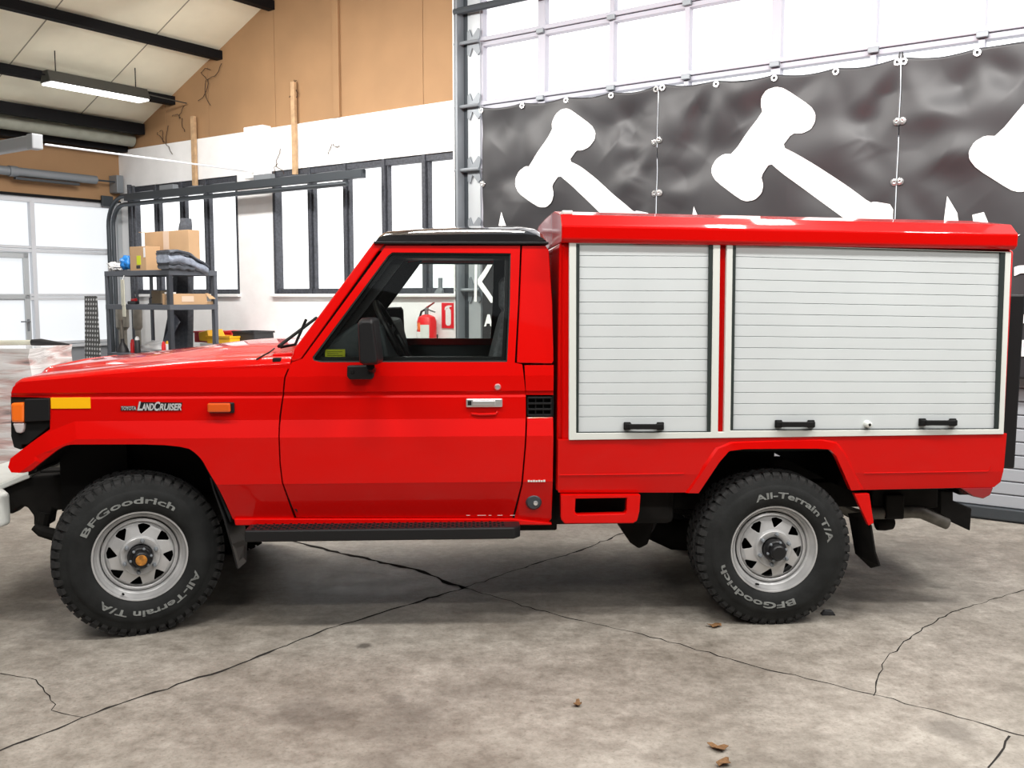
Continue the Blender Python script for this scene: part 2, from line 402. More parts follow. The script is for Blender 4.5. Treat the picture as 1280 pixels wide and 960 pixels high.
# ceiling: panels over the left bay, dark purlins, running parallel to wall B
Y0 = -13.0
c = MB()
def rp(x, y, dz=0): return (x, y, zroof(x)+dz)
xr = 7.5
pur = [ax(160, 160), ax(217, 108), ax(275, 60), ax(340, 2)]
pxs = [WA.at(152, 182).x, WA.at(214, 112).x, WA.at(273, 62).x, WA.at(338, 6).x]
sp = pxs[3]-pxs[2]; pxs += [pxs[3]+sp*k for k in (1, 2, 3)]
c.hexa([rp(0, Y0), rp(xr, Y0), rp(xr, .2), rp(0, .2), rp(0, Y0, .12), rp(xr, Y0, .12), rp(xr, .2, .12), rp(0, .2, .12)])
o = c.build('ceiling', 'ceil'); infr(o, WA); struct(o)
s_ = MB()
for k in range(1, 11):
    y = -1.2*k+.35; s_.hexa([rp(0, y, -.004), rp(xr, y, -.004), rp(xr, y+.012, -.004), rp(0, y+.012, -.004), rp(0, y, .02), rp(xr, y, .02), rp(xr, y+.012, .02), rp(0, y+.012, .02)])
M['seam'] = mat('seam', (.30, .29, .22), .8)
o = s_.build('ceiling_seam', 'seam'); infr(o, WA); o['kind'] = 'structure'
for i, x in enumerate(pxs):
    if i == 0:
        o = MB().hexa([(0.0, Y0, zroof(0)-.10), (.22, Y0, zroof(0)-.10), (.22, 0, zroof(0)-.10), (0.0, 0, zroof(0)-.10), (0.0, Y0, zroof(0)), (.22, Y0, zroof(.22)), (.22, 0, zroof(.22)), (0.0, 0, zroof(0))]).build('trim_2', 'dark')
        o2 = MB().box((.52, Y0, zroof(.55)-.15), (.62, 0, zroof(.52))).build('trim_3', 'dark'); infr(o2, WA); struct(o2)
    else:
        o = MB().box((x-.06, Y0, zroof(x)-.13), (x+.05, 0.02, zroof(x-.06))).build('trim_%d' % (i+3), 'dark')
    infr(o, WA); struct(o)
# ventilation pipe under the eaves
M['duct'] = mat('grey_green_pipe', (.28, .29, .24), .6, noise=.15)
pp = thing('vent_pipe', WA.w(.36, 0, zroof(.36)-.12), WA.a, 'long grey-green pipe tucked under the roof edge between the dark beams at far left', 'pipe')
MB().tube([(0, -.02, 0), (0, -2.05, 0)], .085, 20).build('pipe_section', 'duct', pp, smooth=True)
MB().tube([(0, -2.07, .0), (0, -10, .0)], .095, 20).build('pipe_section', 'duct', pp, smooth=True)
MB().tube([(0, -2.01, 0), (0, -2.11, 0)], .1, 20).build('pipe_joint', 'duct', pp, smooth=True)

# wall B with its door_2
zB = 2.90
yj = .12
wbox('wall_left', (-9, 0, zB), (-.0, .2, zEave), 'ply', WB)
wbox('wall_left_jamb', (-.06, -.02, 0), (.02, .2, zB), 'dooral', WB)
wbox('trim_10', (-9, -.02, zB-.012), (0, .06, zB+.02), 'dark', WB)
d2 = bpy.data.objects.new('door_2', None); COL.objects.link(d2); d2['kind'] = 'structure'; d2.matrix_world = WB.M.copy()
zr = [2.83, 2.235, 1.63, 1.015, .42, 0.03]
xs_ = [-.09, WB.at(42, 280).x]; xs_ += [xs_[1]-1.5, xs_[1]-3.0, xs_[1]-4.5]
f = MB(); f.box((-7, .02, 2.82), (0, .1, zB-.01))
for z in zr[1:5]: f.box((-7, .02, z-.045), (0, .1, z-.004)); f.box((-7, .02, z+.004), (0, .1, z+.04))
f.box((-7, .02, 0), (0, .1, .06))
f.build('door_rail', 'doorw', d2, bevel=.006)
for i, x in enumerate(xs_): MB().box((x-.03, .015, 0), (x+.03, .1, 2.85)).build('door_stile', 'doorw', d2, bevel=.004)
for j, (zt, zb) in enumerate(zip(zr, zr[1:])):
    for p, q in zip(xs_[1:], xs_):
        MB().box((p, .08, zb), (q, .09, zt)).build('pane', 'paneL' if j < 3 else 'panelo', d2)
# wicket door in door_2
wx1 = WB.at(37, 350).x; wx0 = wx1-.95; wt = WB.at(30, 316).z
wf = MB()
for p, q in (((wx0, .0, .1), (wx0+.07, .03, wt)), ((wx1-.07, .0, .1), (wx1, .03, wt)), ((wx0, .0, wt-.07), (wx1, .03, wt)), ((wx0, 0, 1.6), (wx1, .03, 1.66)), ((wx0, 0, .98), (wx1, .03, 1.05))): wf.box(p, q)
wk = wf.build('wicket_door', 'dooral', d2, bevel=.005)
hz = WB.at(30, 402)
MB().tube([(wx1-.04, 0, hz.z), (wx1-.04, -.05, hz.z), (wx1-.16, -.055, hz.z)], .009, 8).build('door_handle', 'grey', wk, smooth=True)
MB().box((wx1-.055, -.01, hz.z-.12), (wx1-.025, .002, hz.z+.03)).build('lock_plate', 'grey', wk, bevel=.003)
# spring shaft above door_2
sh = thing('door_spring_shaft', WB.w(0, -.14, 0), WB.a, 'grey spring tube on a thin shaft above the left garage door', 'shaft')
z1 = WB.at(120, 226, -.14); z0_ = WB.at(0, 216, -.14)
MB().tube([(z0_.x-2.5, 0, z1.z+.01), (z1.x, 0, z1.z+.01)], .055, 18).build('spring_tube', 'grey', sh, smooth=True)
MB().tube([(z1.x, 0, z1.z+.01), (-.10, 0, z1.z+.01)], .012, 8).build('shaft', 'track', sh, smooth=True)
bx_ = WB.at(165, 229, -.14)
MB().box((-.16, -.05, z1.z-.13), (-.06, .13, z1.z+.10)).build('end_bracket', 'grey', sh, bevel=.006)
cp = WB.at(16, 216, -.14).x
MB().tube([(cp-.05, 0, z1.z+.01), (cp+.05, 0, z1.z+.01)], .066, 18).build('coupling', 'grey', sh, smooth=True)
MB().box((cp+.02, -.03, z1.z-.085), (cp+.85, .03, z1.z-.055)).build('support_plate', 'track', sh, bevel=.003)
# curved track of door_2: up the jamb, bending, then running along wall A
trk = thing('garage_door_track', WA.w(0, 0, 0), WA.a, 'dark grey curved garage door track running along the wall above the windows', 'track')
zt = WA.at(250, 230, -.25).z
xend = WA.at(455, 212, -.25).x
for dy, dr in ((-.25, 0), (-.25, .11)):
    R = .38-dr
    path = [(.10+dr, dy, .3)]+[(.10+dr+R-R*cos(a), dy, zt-.05-dr-R+R*sin(a)) for a in [pi/2*k/8 for k in range(9)]]+[(xend-(.25 if dr else 0), dy, zt-.05-dr)]
    MB().tube(path, .028, 4 if False else 8).build('rail', 'track', trk, smooth=False)
MB().box((.55, -.30, zt-.12), (xend, -.22, zt-.03)).build('horizontal_rail', 'track', trk, bevel=.004)
for x in (1.3, 3.1): MB().box((x, -.28, zt-.03), (x+.28, -.2, zt+.03)).build('bracket', 'grey', trk, bevel=.004)
MB().box((.02, -.3, zt-.16), (.06, -.14, zt-.02)).build('corner_bracket', 'track', trk, bevel=.004)
# steel column and pipes left of first window
pl = thing('steel_pipes', WA.w(ax(166, 300, -.05), -.06, 0), WA.a, 'pair of dark vertical pipes in the room corner beside the first window', 'pipe')
MB().tube([(-.02, 0, .0), (-.02, 0, 3.12)], .03, 10).build('pipe', 'frame', pl, smooth=True)
MB().tube([(.07, 0, .0), (.07, 0, 3.10)], .022, 10).build('pipe', 'frame', pl, smooth=True)

# lamps and conduits
M['tube'] = mat('lamp_glow', (1, 1, 1), .3, emit=(1, .99, .96), estr=6)
M['lamph'] = mat('lamp_housing', (.04, .04, .035), .5)
M['lampc'] = mat('casing_grey', (.36, .38, .40), .5)
M['lampw'] = mat('lamp_white', (.72, .74, .78), .4)
def roofhit(px, py, dz):
    best = None
    r = WA.M.inverted().to_3x3() @ ray(px, py); o = WA.M.inverted() @ Vector((0, 0, CH))
    t = (zEave+dz+m_r*o.x-o.z)/(r.z-m_r*r.x); return o+r*t
pA, pB = roofhit(52, 104, -.33), roofhit(186, 118, -.33)
xm = (pA.x+pB.x)/2; zm = zroof(xm)-.33
yA = pA.y; yB = pB.y
lm = thing('hanging_lamp', WA.w(xm, (yA+yB)/2, zm), WA.a, 'dark trough-shaped fluorescent lamp hanging lit below the cream ceiling', 'lamp')
L_ = abs(yB-yA)/2
sec = [(-.05, .10), (.05, .10), (.11, -.03), (-.11, -.03)]
MB().loft([[(x, -L_, z) for x, z in sec], [(x, L_, z) for x, z in sec]]).build('lamp_housing', 'lamph', lm, bevel=.006)
MB().box((-.1, -L_+.02, -.05), (.1, L_-.02, -.031)).build('lamp_diffuser', 'tube', lm)
for s in (-1, 1): MB().tube([(0, s*L_*.8, .1), (0, s*L_*.8, .38)], .006, 6).build('hanger', 'dark', lm)
MB().tube([(0, -L_, .05), (0, -L_-3, .07)], .008, 6).build('cable', 'dark', lm)
MB().tube([(0, L_, .05), (0, -.02-((yA+yB)/2), .03)], .008, 6).build('cable', 'lamph', lm)
# white conduit parallel to wall B with a lamp casing at its left end
ce = WA.at(318, 215, -.12)
def on_x(px, py, xloc):     # hit plane x = xloc of the WA frame
    r = WA.M.inverted().to_3x3() @ ray(px, py); o = WA.M.inverted() @ Vector((0, 0, CH)); t = (xloc-o.x)/r.x; return o+r*t
e = on_x(46, 182, ce.x)
cd = tag(MB().tube([(ce.x, -.10, ce.z), (ce.x, e.y+.08, ce.z)], .010, 8).build('conduit', 'lampw', smooth=True), 'thin white conduit crossing the upper left corner of the hall from the lamp casing', 'conduit'); cd.matrix_world = WA.M.copy()
# casing: seen at 0..48,170..198
tip = WA.M @ Vector((ce.x, e.y, ce.z+.02))
far = tip-WA.x*1.5+Vector((0, 0, .0))
ld = (far-tip); ang = atan2(ld.y, ld.x)
lc = thing('lamp_casing', tip, ang, 'pale grey lamp casing at the left edge under the wooden cladding', 'lamp')
MB().prismz([(0, -.05), (0, .05), (ld.length, .05), (ld.length, -.05)], -.06, .06).build('lamp_body', 'lampc', lc, bevel=.015)
MB().box((-.02, -.055, -.075), (.09, .055, .07)).build('end_cap', 'lampc', lc, bevel=.012)
for k_ in (.9, ld.length-.3):
    q_ = WA.M.inverted() @ (tip+ld.normalized()*k_); MB().tube([(k_, 0, .05), (k_, 0, zroof(q_.x)-tip.z)], .008, 6).build('hanger', 'grey', lc)
MB().tube([(.035, -.06, 0), (.035, -.05, 0)], .02, 12).build('screw', 'grey', lc)

# wooden battens and dry weeds on the wall
def batten(px, y0, y1, w, label):
    a = WA.at(px, y1, -.03); b = WA.at(px, y0, -.03)
    o = MB().box((-w/2, -.02, 0), (w/2, .02, b.z-a.z)).build('wooden_batten', 'wood', bevel=.003); o.location = WA.w(a.x, -.03, a.z); o.rotation_euler = (0, 0, WA.a)
    tag(o, label, 'batten')
batten(244, 145, 232, .07, 'narrow wooden batten nailed over the white beam, left of the white column')
batten(369, 102, 218, .06, 'longer wooden batten over the white beam, right of the white column')
M['weed'] = mat('dry_weed', (.06, .035, .02), .9)
def weed(px, py, n, ln, label):
    a = WA.at(px, py, -.012); mb = MB(); rnd = random.Random(px)
    for k in range(n):
        p = Vector((rnd.uniform(-.03, .03), 0, 0)); path = [p.copy()]; d = Vector((rnd.uniform(-.6, .6), 0, rnd.choice([-1, -1, 1])))
        for i in range(7): d = (d+Vector((rnd.gauss(0, .5), 0, rnd.gauss(0, .35)))).normalized(); p = p+d*ln/7; path.append(Vector((p.x, rnd.uniform(-.01, .0), p.z)))
        mb.tube(path, .0045, 4)
    o = mb.build('dry_vine', 'weed'); o.location = WA.w(a.x, -.012, a.z); o.rotation_euler = (0, 0, WA.a); tag(o, label, 'vine')
weed(258, 100, 4, .35, 'dry brown vine strands climbing the tan cladding near the ceiling slope')
weed(226, 148, 3, .2, 'short dry vine twig on the cladding below the thin cable')
weed(206, 178, 4, .22, 'dry vine tuft at the cladding edge in the upper left corner')
weed(369, 112, 5, .12, 'dark dried vine tuft at the top of the longer batten')
weed(566, 104, 2, .25, 'thin looping dry vine on the cladding beside the big door')
weed(415, 180, 2, .12, 'small dry vine scrap on the white beam above the mullions')
weed(347, 205, 3, .2, 'dry vine hanging on the white beam right of the white column')

# ------------------------------------------------------------------ banners
by = -.16
def bt(px, py): p = WA.at(px, py, by); return (p.x, p.z)
zb0 = 1.06
seams = [bt(602, 140), bt(822, 112), bt(1126, 76)]
zbt = 3.42
wdt = seams[2][0]-seams[1][0]
seams.append((seams[2][0]+wdt, zbt))
eye_px = [(602, 137), (653, 131), (708, 124), (764, 118), (820, 110), (828, 108), (896, 104), (968, 96), (1045, 88), (1122, 76), (1130, 75), (1222, 64)]
eyes = [bt(*p) for p in eye_px]
side_e = [(818, 178), (818, 242), (824, 175), (824, 241), (1121, 152), (1128, 151), (1118, 228), (1125, 227), (601, 320), (603, 230)]
pins = eyes+[bt(*p) for p in side_e]+[(seams[3][0], zbt), (seams[2][0]+wdt*.66, zbt)]
folds = []
rnd = random.Random(3)
for (ex, ez) in pins:
    for k in range(4):
        a = rnd.uniform(-pi*.93, -pi*.07); 
        if ex in [bt(*p)[0] for p in side_e]: a = rnd.choice([rnd.uniform(-2.6, -1.8), rnd.uniform(-1.3, -.5), rnd.uniform(2.2, 3.4), rnd.uniform(-.3, .6)])
        folds.append((ex, ez, cos(a), sin(a), rnd.uniform(.35, 1.1), rnd.uniform(.010, .026)*rnd.choice([1, -1, -1])))
def bdisp(x, z):
    d = .012*sin(x*3.1+z*1.7)+.010*sin(x*5.3-z*4.1+1)+.005*sin(x*9+z*7)
    for (ex, ez, cx, cz, ln, am) in folds:
        dx, dz = x-ex, z-ez; t = dx*cx+dz*cz
        if t <= 0 or t > ln: continue
        n = -dx*cz+dz*cx; w = .06+.14*t
        d += am*math.exp(-(n/w)**2)*sin(pi*min(1, t/ln))**.8
    # pinned near the eyelets
    m = min(1, .25+min(((x-ex)**2+(z-ez)**2) for ex, ez in pins[:22])**.5*3)
    return -d*m
def gavel_poly(pts, s, ox, oy):
    q = []
    for a, c in zip(pts, pts[1:]+pts[:1]): q += [(a[0]*.82+c[0]*.18, a[1]*.82+c[1]*.18), (a[0]*.18+c[0]*.82, a[1]*.18+c[1]*.82)]
    return [bt(ox+x/s, oy+y/s) for x, y in q]
G1 = [(510,240),(505,190),(530,130),(570,95),(610,88),(640,100),(770,200),(797,250),(795,300),(760,355),(710,380),(675,378),(625,452),(700,490),(800,570),(900,660),(1010,750),(1068,805),(1090,797),(1190,818),(1190,930),(950,915),(860,830),(700,680),(630,610),(563,552),(515,625),(528,680),(510,740),(470,775),(420,775),(370,745),(270,675),(238,620),(235,570),(260,520),(310,488),(347,490)]
G2 = [(388,238),(378,200),(385,150),(420,105),(480,87),(530,98),(690,205),(718,250),(715,300),(690,345),(640,370),(580,370),(523,450),(620,500),(720,560),(900,680),(1045,785),(1070,777),(1185,797),(1182,950),(1010,960),(900,885),(740,770),(600,665),(520,605),(453,547),(398,627),(412,680),(400,730),(360,768),(310,778),(270,765),(120,655),(90,610),(87,570),(110,520),(155,488),(208,490)]
g1 = gavel_poly(G1, 5.565, 600, 120); g2 = gavel_poly(G2, 4.8, 870, 90)
# third gavel: the same print one banner further; its left tip is in view
g3pt = bt(1212, 192); g2pt = min(g2, key=lambda p: p[0]); g3 = [(x+g3pt[0]-g2pt[0], z+g3pt[1]-g2pt[1]) for x, z in g2]
labs = ['black printed banner with a white gavel, left of the three, behind the cab roof', 'black printed banner with a white gavel, middle of the three, above the roller shutters', 'black printed banner with a cut-off white gavel at the right edge']
def ptext(txt, x, z, h, root, name='lettering', bold=.02):
    me = text_mesh(txt, 1, bold=bold)
    hs = [v.co.y for v in me.vertices]; x0 = min(v.co.x for v in me.vertices); k = h/(max(hs)-min(hs)); h0 = min(hs)
    for v in me.vertices:
        X = x+(v.co.x-x0)*k; Z = z+(v.co.y-h0)*k; v.co = (X, by+bdisp(X, Z)-.006, Z)
    return link(name, me, 'bwhite', root)
for i in range(3):
    root = thing('banner', WA.o, WA.a, labs[i], 'banner', 'black banners laced along the big door')
    x0, x1 = seams[i][0]+(.003 if i else 0), seams[i+1][0]-.003
    ex = [e for e in eyes if x0-.02 < e[0] < x1+.02]
    if i == 2: ex.append((x1, zbt))
    nx, nz = 200, 130; vs = []; fs = []
    for a in range(nx+1):
        x = x0+(x1-x0)*a/nx
        # top edge sags between eyelets
        tz = zbt
        for e0, e1 in zip(ex, ex[1:]):
            if e0[0] <= x <= e1[0]:
                t = (x-e0[0])/(e1[0]-e0[0]); tz = e0[1]+(e1[1]-e0[1])*t-.025*sin(pi*t)+.02
        for b in range(nz+1):
            z = zb0+(tz-zb0)*b/nz
            vs.append((x, by+bdisp(x, z), z))
    fs = [(a*(nz+1)+b, (a+1)*(nz+1)+b, (a+1)*(nz+1)+b+1, a*(nz+1)+b+1) for a in range(nx) for b in range(nz)]
    sheet = MB().add(vs, fs).build('sheet', 'banner', root, smooth=80)
    so = sheet.modifiers.new('thick', 'SOLIDIFY'); so.thickness = .002; so.offset = 0
    gp = (g1, g2, g3)[i]
    gp = [(x, z) for x, z in gp]
    bm = filled(gp, grid=.02)
    me = solid(bm, lambda x, z: by+bdisp(x, z)-.010, .002); link('gavel_print', me, 'bwhite', root)
    for e in ex:
        yy = by+bdisp(*e)-.004
        MB().lathe([(.012, 0), (.012, -.006), (.026, -.006), (.028, 0)], 14, (e[0], yy, e[1]-.01)).build('eyelet', 'eyelet', root, smooth=True)
    for p in side_e:
        e = bt(*p)
        if x0-.03 < e[0] < x1+.03:
            MB().lathe([(.0, 0), (.012, -.008), (.026, -.006), (.03, 0)], 14, (e[0], by+bdisp(*e)-.004, e[1])).build('eyelet', 'eyelet', root, smooth=True)
    # spikes of the printed letters that show above the truck, and lettering lower down
    def spike(pp, nm='lettering'):
        bm = filled([bt(*q) for q in pp], grid=.04); me = solid(bm, lambda x, z: by+bdisp(x, z)-.010, .002); link(nm, me, 'bwhite', root)
    if i == 0:
        spike([(627, 265), (622, 290), (636, 290)])
        # the K and A that show through the cab windows
        spike([(594.5, 328), (597.2, 328), (596.5, 377), (593.5, 377)])
        spike([(617.5, 328), (611.5, 328), (597.8, 349), (597.8, 355), (612.5, 378.5), (618.5, 378.5), (602.5, 352)])
        spike([(608.8, 393), (611.5, 393), (615, 408), (612.6, 408), (611.7, 404.5), (608.2, 404.5), (607.4, 408), (605.2, 408)])
    if i == 1:
        spike([(866.5, 258), (861, 290), (880, 290)])
    if i == 2:
        spike([(1183.5, 245), (1178, 285), (1201, 285), (1197, 274), (1196, 266)])
        spike([(1215, 268.5), (1229.5, 265), (1240, 290), (1222, 290), (1216, 277)])
        spike([(1270, 294), (1276, 293), (1272, 296), (1272, 300)])
        rr_ = [(1300+42*cos(a)*.9, 352+20*sin(a)) for a in [2.2+.2*k for k in range(12)]]
        spike([(1268, 334), (1274, 332), (1300, 331), (1300, 341), (1276, 341.5), (1268, 345)])
        spike([(1277, 393), (1283, 393), (1283, 404), (1277, 404)])
        for q in ([(1276.5, 425), (1290, 425), (1290, 427.5), (1276.5, 427.5)], [(1276.5, 443), (1290, 443), (1290, 445.5), (1276.5, 445.5)], [(1276.5, 427.5), (1279.5, 427.5), (1279.5, 443), (1276.5, 443)]): spike(q)
# ================================================================== THE TRUCK
root = thing('pickup_fire_truck', TR.o, TR.a, 'red single-cab pickup fire truck with black roof and a roller-shutter box body', 'truck')
T = root
W = 1.69
z_ = lambda px, py, y=0: TR.at(px, py, y).z
x_ = lambda px, py, y=0: TR.at(px, py, y).x
_pp = [(z_(500, 700), .06), (z_(500, 657), .055), (z_(500, 648), .045), (z_(500, 604), -.012), (z_(500, 603), -.014), (z_(500, 545), -.026), (z_(500, 524), 0), (z_(500, 497), 0), (z_(500, 494.5), .006), (z_(500, 491.5), .006), (z_(500, 489), -.003), (z_(500, 470), -.004), (z_(500, 453), .006), (z_(500, 300), .095), (5, .9)]
def prof(z):
    if z <= _pp[0][0]: return _pp[0][1]
    for (a, ya), (b, yb) in zip(_pp, _pp[1:]):
        if a <= z <= b: return ya+(yb-ya)*(z-a)/(b-a)
ZH = z_(500, 524); 
fa, fb = TR.at(13, 573), TR.at(80, 524)      # slanted flare line at the nose
fd = Vector((fb.x-fa.x, fb.z-fa.z)).normalized(); fn = Vector((fd.y, -fd.x))   # points down-right, below the flare
t_ = z_(500, 524)-z_(500, 545)
fc0, fc1 = TR.at(58, 541), TR.at(102, 523)
_d3 = Vector((fc1.x-fc0.x, fc1.z-fc0.z)).normalized(); fn3 = Vector((_d3.y, -_d3.x))
def yside(x, z):
    y = prof(z)
    if z < ZH and x < -1.4:
        d = min(ZH-z, (x-fa.x)*fn.x+(z-fa.z)*fn.y, (x-fc0.x)*fn3.x+(z-fc0.z)*fn3.y)
        if d < t_: y = -.026*max(0, min(1, d/t_))
    return y
pcuts = [((0, z), (0, 1)) for z, y in _pp[:-1]]
fcuts = pcuts+[((fa.x, fa.z), (fn.x, fn.y)), ((fa.x+fn.x*t_, fa.z+fn.y*t_), (fn.x, fn.y))]
fcuts += [((fc0.x, fc0.z), (fn3.x, fn3.y)), ((fc0.x+fn3.x*t_, fc0.z+fn3.y*t_), (fn3.x, fn3.y))]
def isect(p, n, q, m):
    det = n.x*m.y-n.y*m.x; a = n.x*p[0]+n.y*p[1]; c = m.x*q[0]+m.y*q[1]; return ((a*m.y-c*n.y)/det, (n.x*c-m.x*a)/det)
_n1 = Vector((0, -1))
for (pa, na, pb, nb) in (((0, ZH), _n1, (fc0.x, fc0.z), fn3), ((fc0.x, fc0.z), fn3, (fa.x, fa.z), fn)):
    X = isect(pa, na, pb, nb); m_ = na-nb; fcuts.append((X, (m_.x, m_.y)))
def tp(px, py, yf=None, y=None):
    if y is not None: p = TR.at(px, py, y); return (p.x, p.z)
    yy = 0
    for _ in range(4):
        p = TR.at(px, py, yy); yy = (yf or (lambda x, z: prof(z)))(p.x, p.z)
    return (p.x, p.z)
def smooth_poly(pts, n=2):    # Chaikin on an open list
    for _ in range(n):
        q = [pts[0]]
        for a, b in zip(pts, pts[1:]): q += [(a[0]*.75+b[0]*.25, a[1]*.75+b[1]*.25), (a[0]*.25+b[0]*.75, a[1]*.25+b[1]*.75)]
        pts = q+[pts[-1]]
    return pts
def panel(name, m, px, holes=(), cuts=pcuts, yf=None, th=.035, par=None, far=True, bevel=.005):
    yf = yf or (lambda x, z: prof(z))
    ol = [tp(*p, yf) for p in px]; hs = [[tp(*p, yf) for p in h] for h in holes]
    me = solid(filled(ol, hs, cuts), yf, th); o = link(name, me, m, par or T, bevel)
    if far:
        me = solid(filled(ol, hs, cuts), yf, th, mirror=W); link(name, me, m, par or T, bevel)
    return o

# --- front fenders
arch_f = smooth_poly([(291, 649), (275, 613), (262, 592), (250, 570), (228, 555.5), (100, 555.5), (81, 556), (60, 571), (38, 589)], 2)
fender_px = [(14, 494), (16, 484), (24, 477.5), (73, 473.5), (140, 467), (220, 461), (300, 456.5), (363, 453), (355, 472), (353.5, 492), (349, 521), (348.3, 533), (349.3, 580.6), (352, 603), (367.5, 647.5), (330, 648)]+arch_f+[(30, 591), (14, 590.5), (10, 584), (13, 573), (40, 552.5), (62.5, 536.5), (63, 497), (14, 496)]
panel('front_fender', 'red', fender_px, cuts=fcuts, yf=yside)
# --- hood across the full width
shoulder = [(16.5, 483.5), (24, 477.5), (73, 473.5), (140, 467), (220, 461), (300, 456.5), (363, 453)]
crown = [(39, 471.5), (44, 467), (51, 464.5), (130, 447), (259, 432.5), (312, 424.5), (356, 422.5)]
sx = [TR.at(*p, .0) for p in shoulder]; cx = [TR.at(*p, .845) for p in crown]
def interp(tab, x):
    if x <= tab[0].x: return tab[0].z
    for a, b in zip(tab, tab[1:]):
        if a.x <= x <= b.x: return a.z+(b.z-a.z)*(x-a.x)/(b.x-a.x)
    return tab[-1].z
xs = [sx[0].x, sx[0].x+.02, sx[1].x, sx[1].x+.05, sx[2].x, sx[2].x+.15, sx[3].x, sx[3].x+.15, sx[4].x, sx[4].x+.15, sx[5].x, sx[6].x-.05, sx[6].x]
yp = [(0.002, 0), (.02, .22), (.05, .35), (.22, .45), (.30, .55), (.345, .78), (.40, .88), (.845, 1)]
def hoodsec(x, dz=0, y0=0):
    zs = interp(sx, x); xc = x+(.10 if x < sx[1].x else .05); zc = max(interp(cx, xc), zs+.012)
    s = [(x, y, zs+(zc-zs)*k-.004+dz) for y, k in yp]
    return s+[(q[0], W-q[1], q[2]) for q in s[-2::-1]]
secs = [hoodsec(x) for x in xs]
hb = MB()
top = [[(p[0], p[1], p[2]) for p in s]+[(p[0], p[1], p[2]-.03) for p in reversed(s)] for s in secs]
hb.loft(top)
hood = hb.build('hood', 'red', T, smooth=30, bevel=.004)
# hood shut line seen near the windscreen, front rail over the grille
x0f = sx[0].x
zg = z_(14, 495)
MB().hexa([(x0f-.0, .0, zg), (x0f+.28, .0, zg), (x0f+.28, W, zg), (x0f-.0, W, zg), (x0f+.004, .0, sx[0].z-.005), (x0f+.28, .0, sx[0].z-.005), (x0f+.28, W, sx[0].z-.005), (x0f+.004, W, sx[0].z-.005)]).build('hood_front_rail', 'red', T, bevel=.012, seg=3)
# grille and lamps
bz = [tp(*p, y=.02) for p in [(14, 495), (63, 496), (63, 533), (36, 555), (28, 556), (27, 562), (18, 559), (14.5, 545)]]
MB().prism(bz, .012, .05).build('lamp_surround', 'blackm', T, bevel=.004)
xg = x0f+.01
MB().box((xg, .05, .80), (xg+.06, W-.05, zg)).build('grille', 'blackp', T, bevel=.008)
for yy in (0, W):
    s = 1 if yy == 0 else -1
    a = [tp(*p, y=0) for p in [(31.5, 498.5), (63, 497.5), (63, 525.5), (31.5, 527)]]
    b = MB().prism(a, min(yy-s*.012, yy+s*.03), max(yy-s*.012, yy+s*.03)); b.build('lamp_housing', 'blackp', T, bevel=.005)
    a = [tp(*p, y=0) for p in [(14.5, 503.5), (31.5, 502.5), (31.5, 528), (15.5, 528)]]
    lo_, hi_ = sorted((yy-s*.016, yy+s*.16))
    MB().prism(a, lo_, hi_).build('indicator_lens', 'orange', T, bevel=.012, seg=3)
    a = [tp(*p, y=0) for p in [(16.5, 528.5), (31, 528.5), (30.5, 536), (28.5, 541.5), (21, 540.5)]]
    lo_, hi_ = sorted((yy-s*.012, yy+s*.14))
    MB().prism(a, lo_, hi_).build('side_light_lens', 'clearl', T, bevel=.008, seg=3)
    MB().lathe([(0, -.03), (.06, -.025), (.085, -.01), (.095, 0), (.1, .03)], 28, (xg, yy+s*.28, zg-.14), axis='x').build('headlamp', 'clearl', T, smooth=True)
# --- cab: A pillars, doors, quarter panels
panel('windscreen_pillar', 'red', [(363.5, 452.5), (367, 437), (467.5, 302), (480, 302), (480.5, 306), (471, 316), (377, 447), (374, 450)], bevel=.008)
panel('windscreen_pillar_foot', 'red', [(359, 452), (366, 438), (392, 438), (378, 453)], bevel=.004, th=.03, far=False) if False else None
door_px = [(482.5, 307), (650.3, 307), (647.5, 380), (643.5, 453.5), (652.8, 455.5), (657, 492), (657.2, 521), (655.5, 560), (651.3, 606), (640.5, 646.7), (370.5, 646.7), (353.8, 603), (351, 580), (350, 533), (351.2, 521), (355.3, 492), (357, 472), (365, 452.7), (378, 448.5)]
win = [(390.5, 446.5), (484.5, 320), (490, 315.5), (638.5, 316.5), (637.5, 380), (634, 452.5), (401, 453), (391.5, 450.5)]
door = panel('cab_door', 'red', door_px, holes=[win], th=.05, far=False)
fdoor = link('cab_door', solid(filled([tp(*p) for p in door_px], [[tp(*p) for p in win]], pcuts), lambda x, z: prof(z), .05, mirror=W), 'red', T, .005)
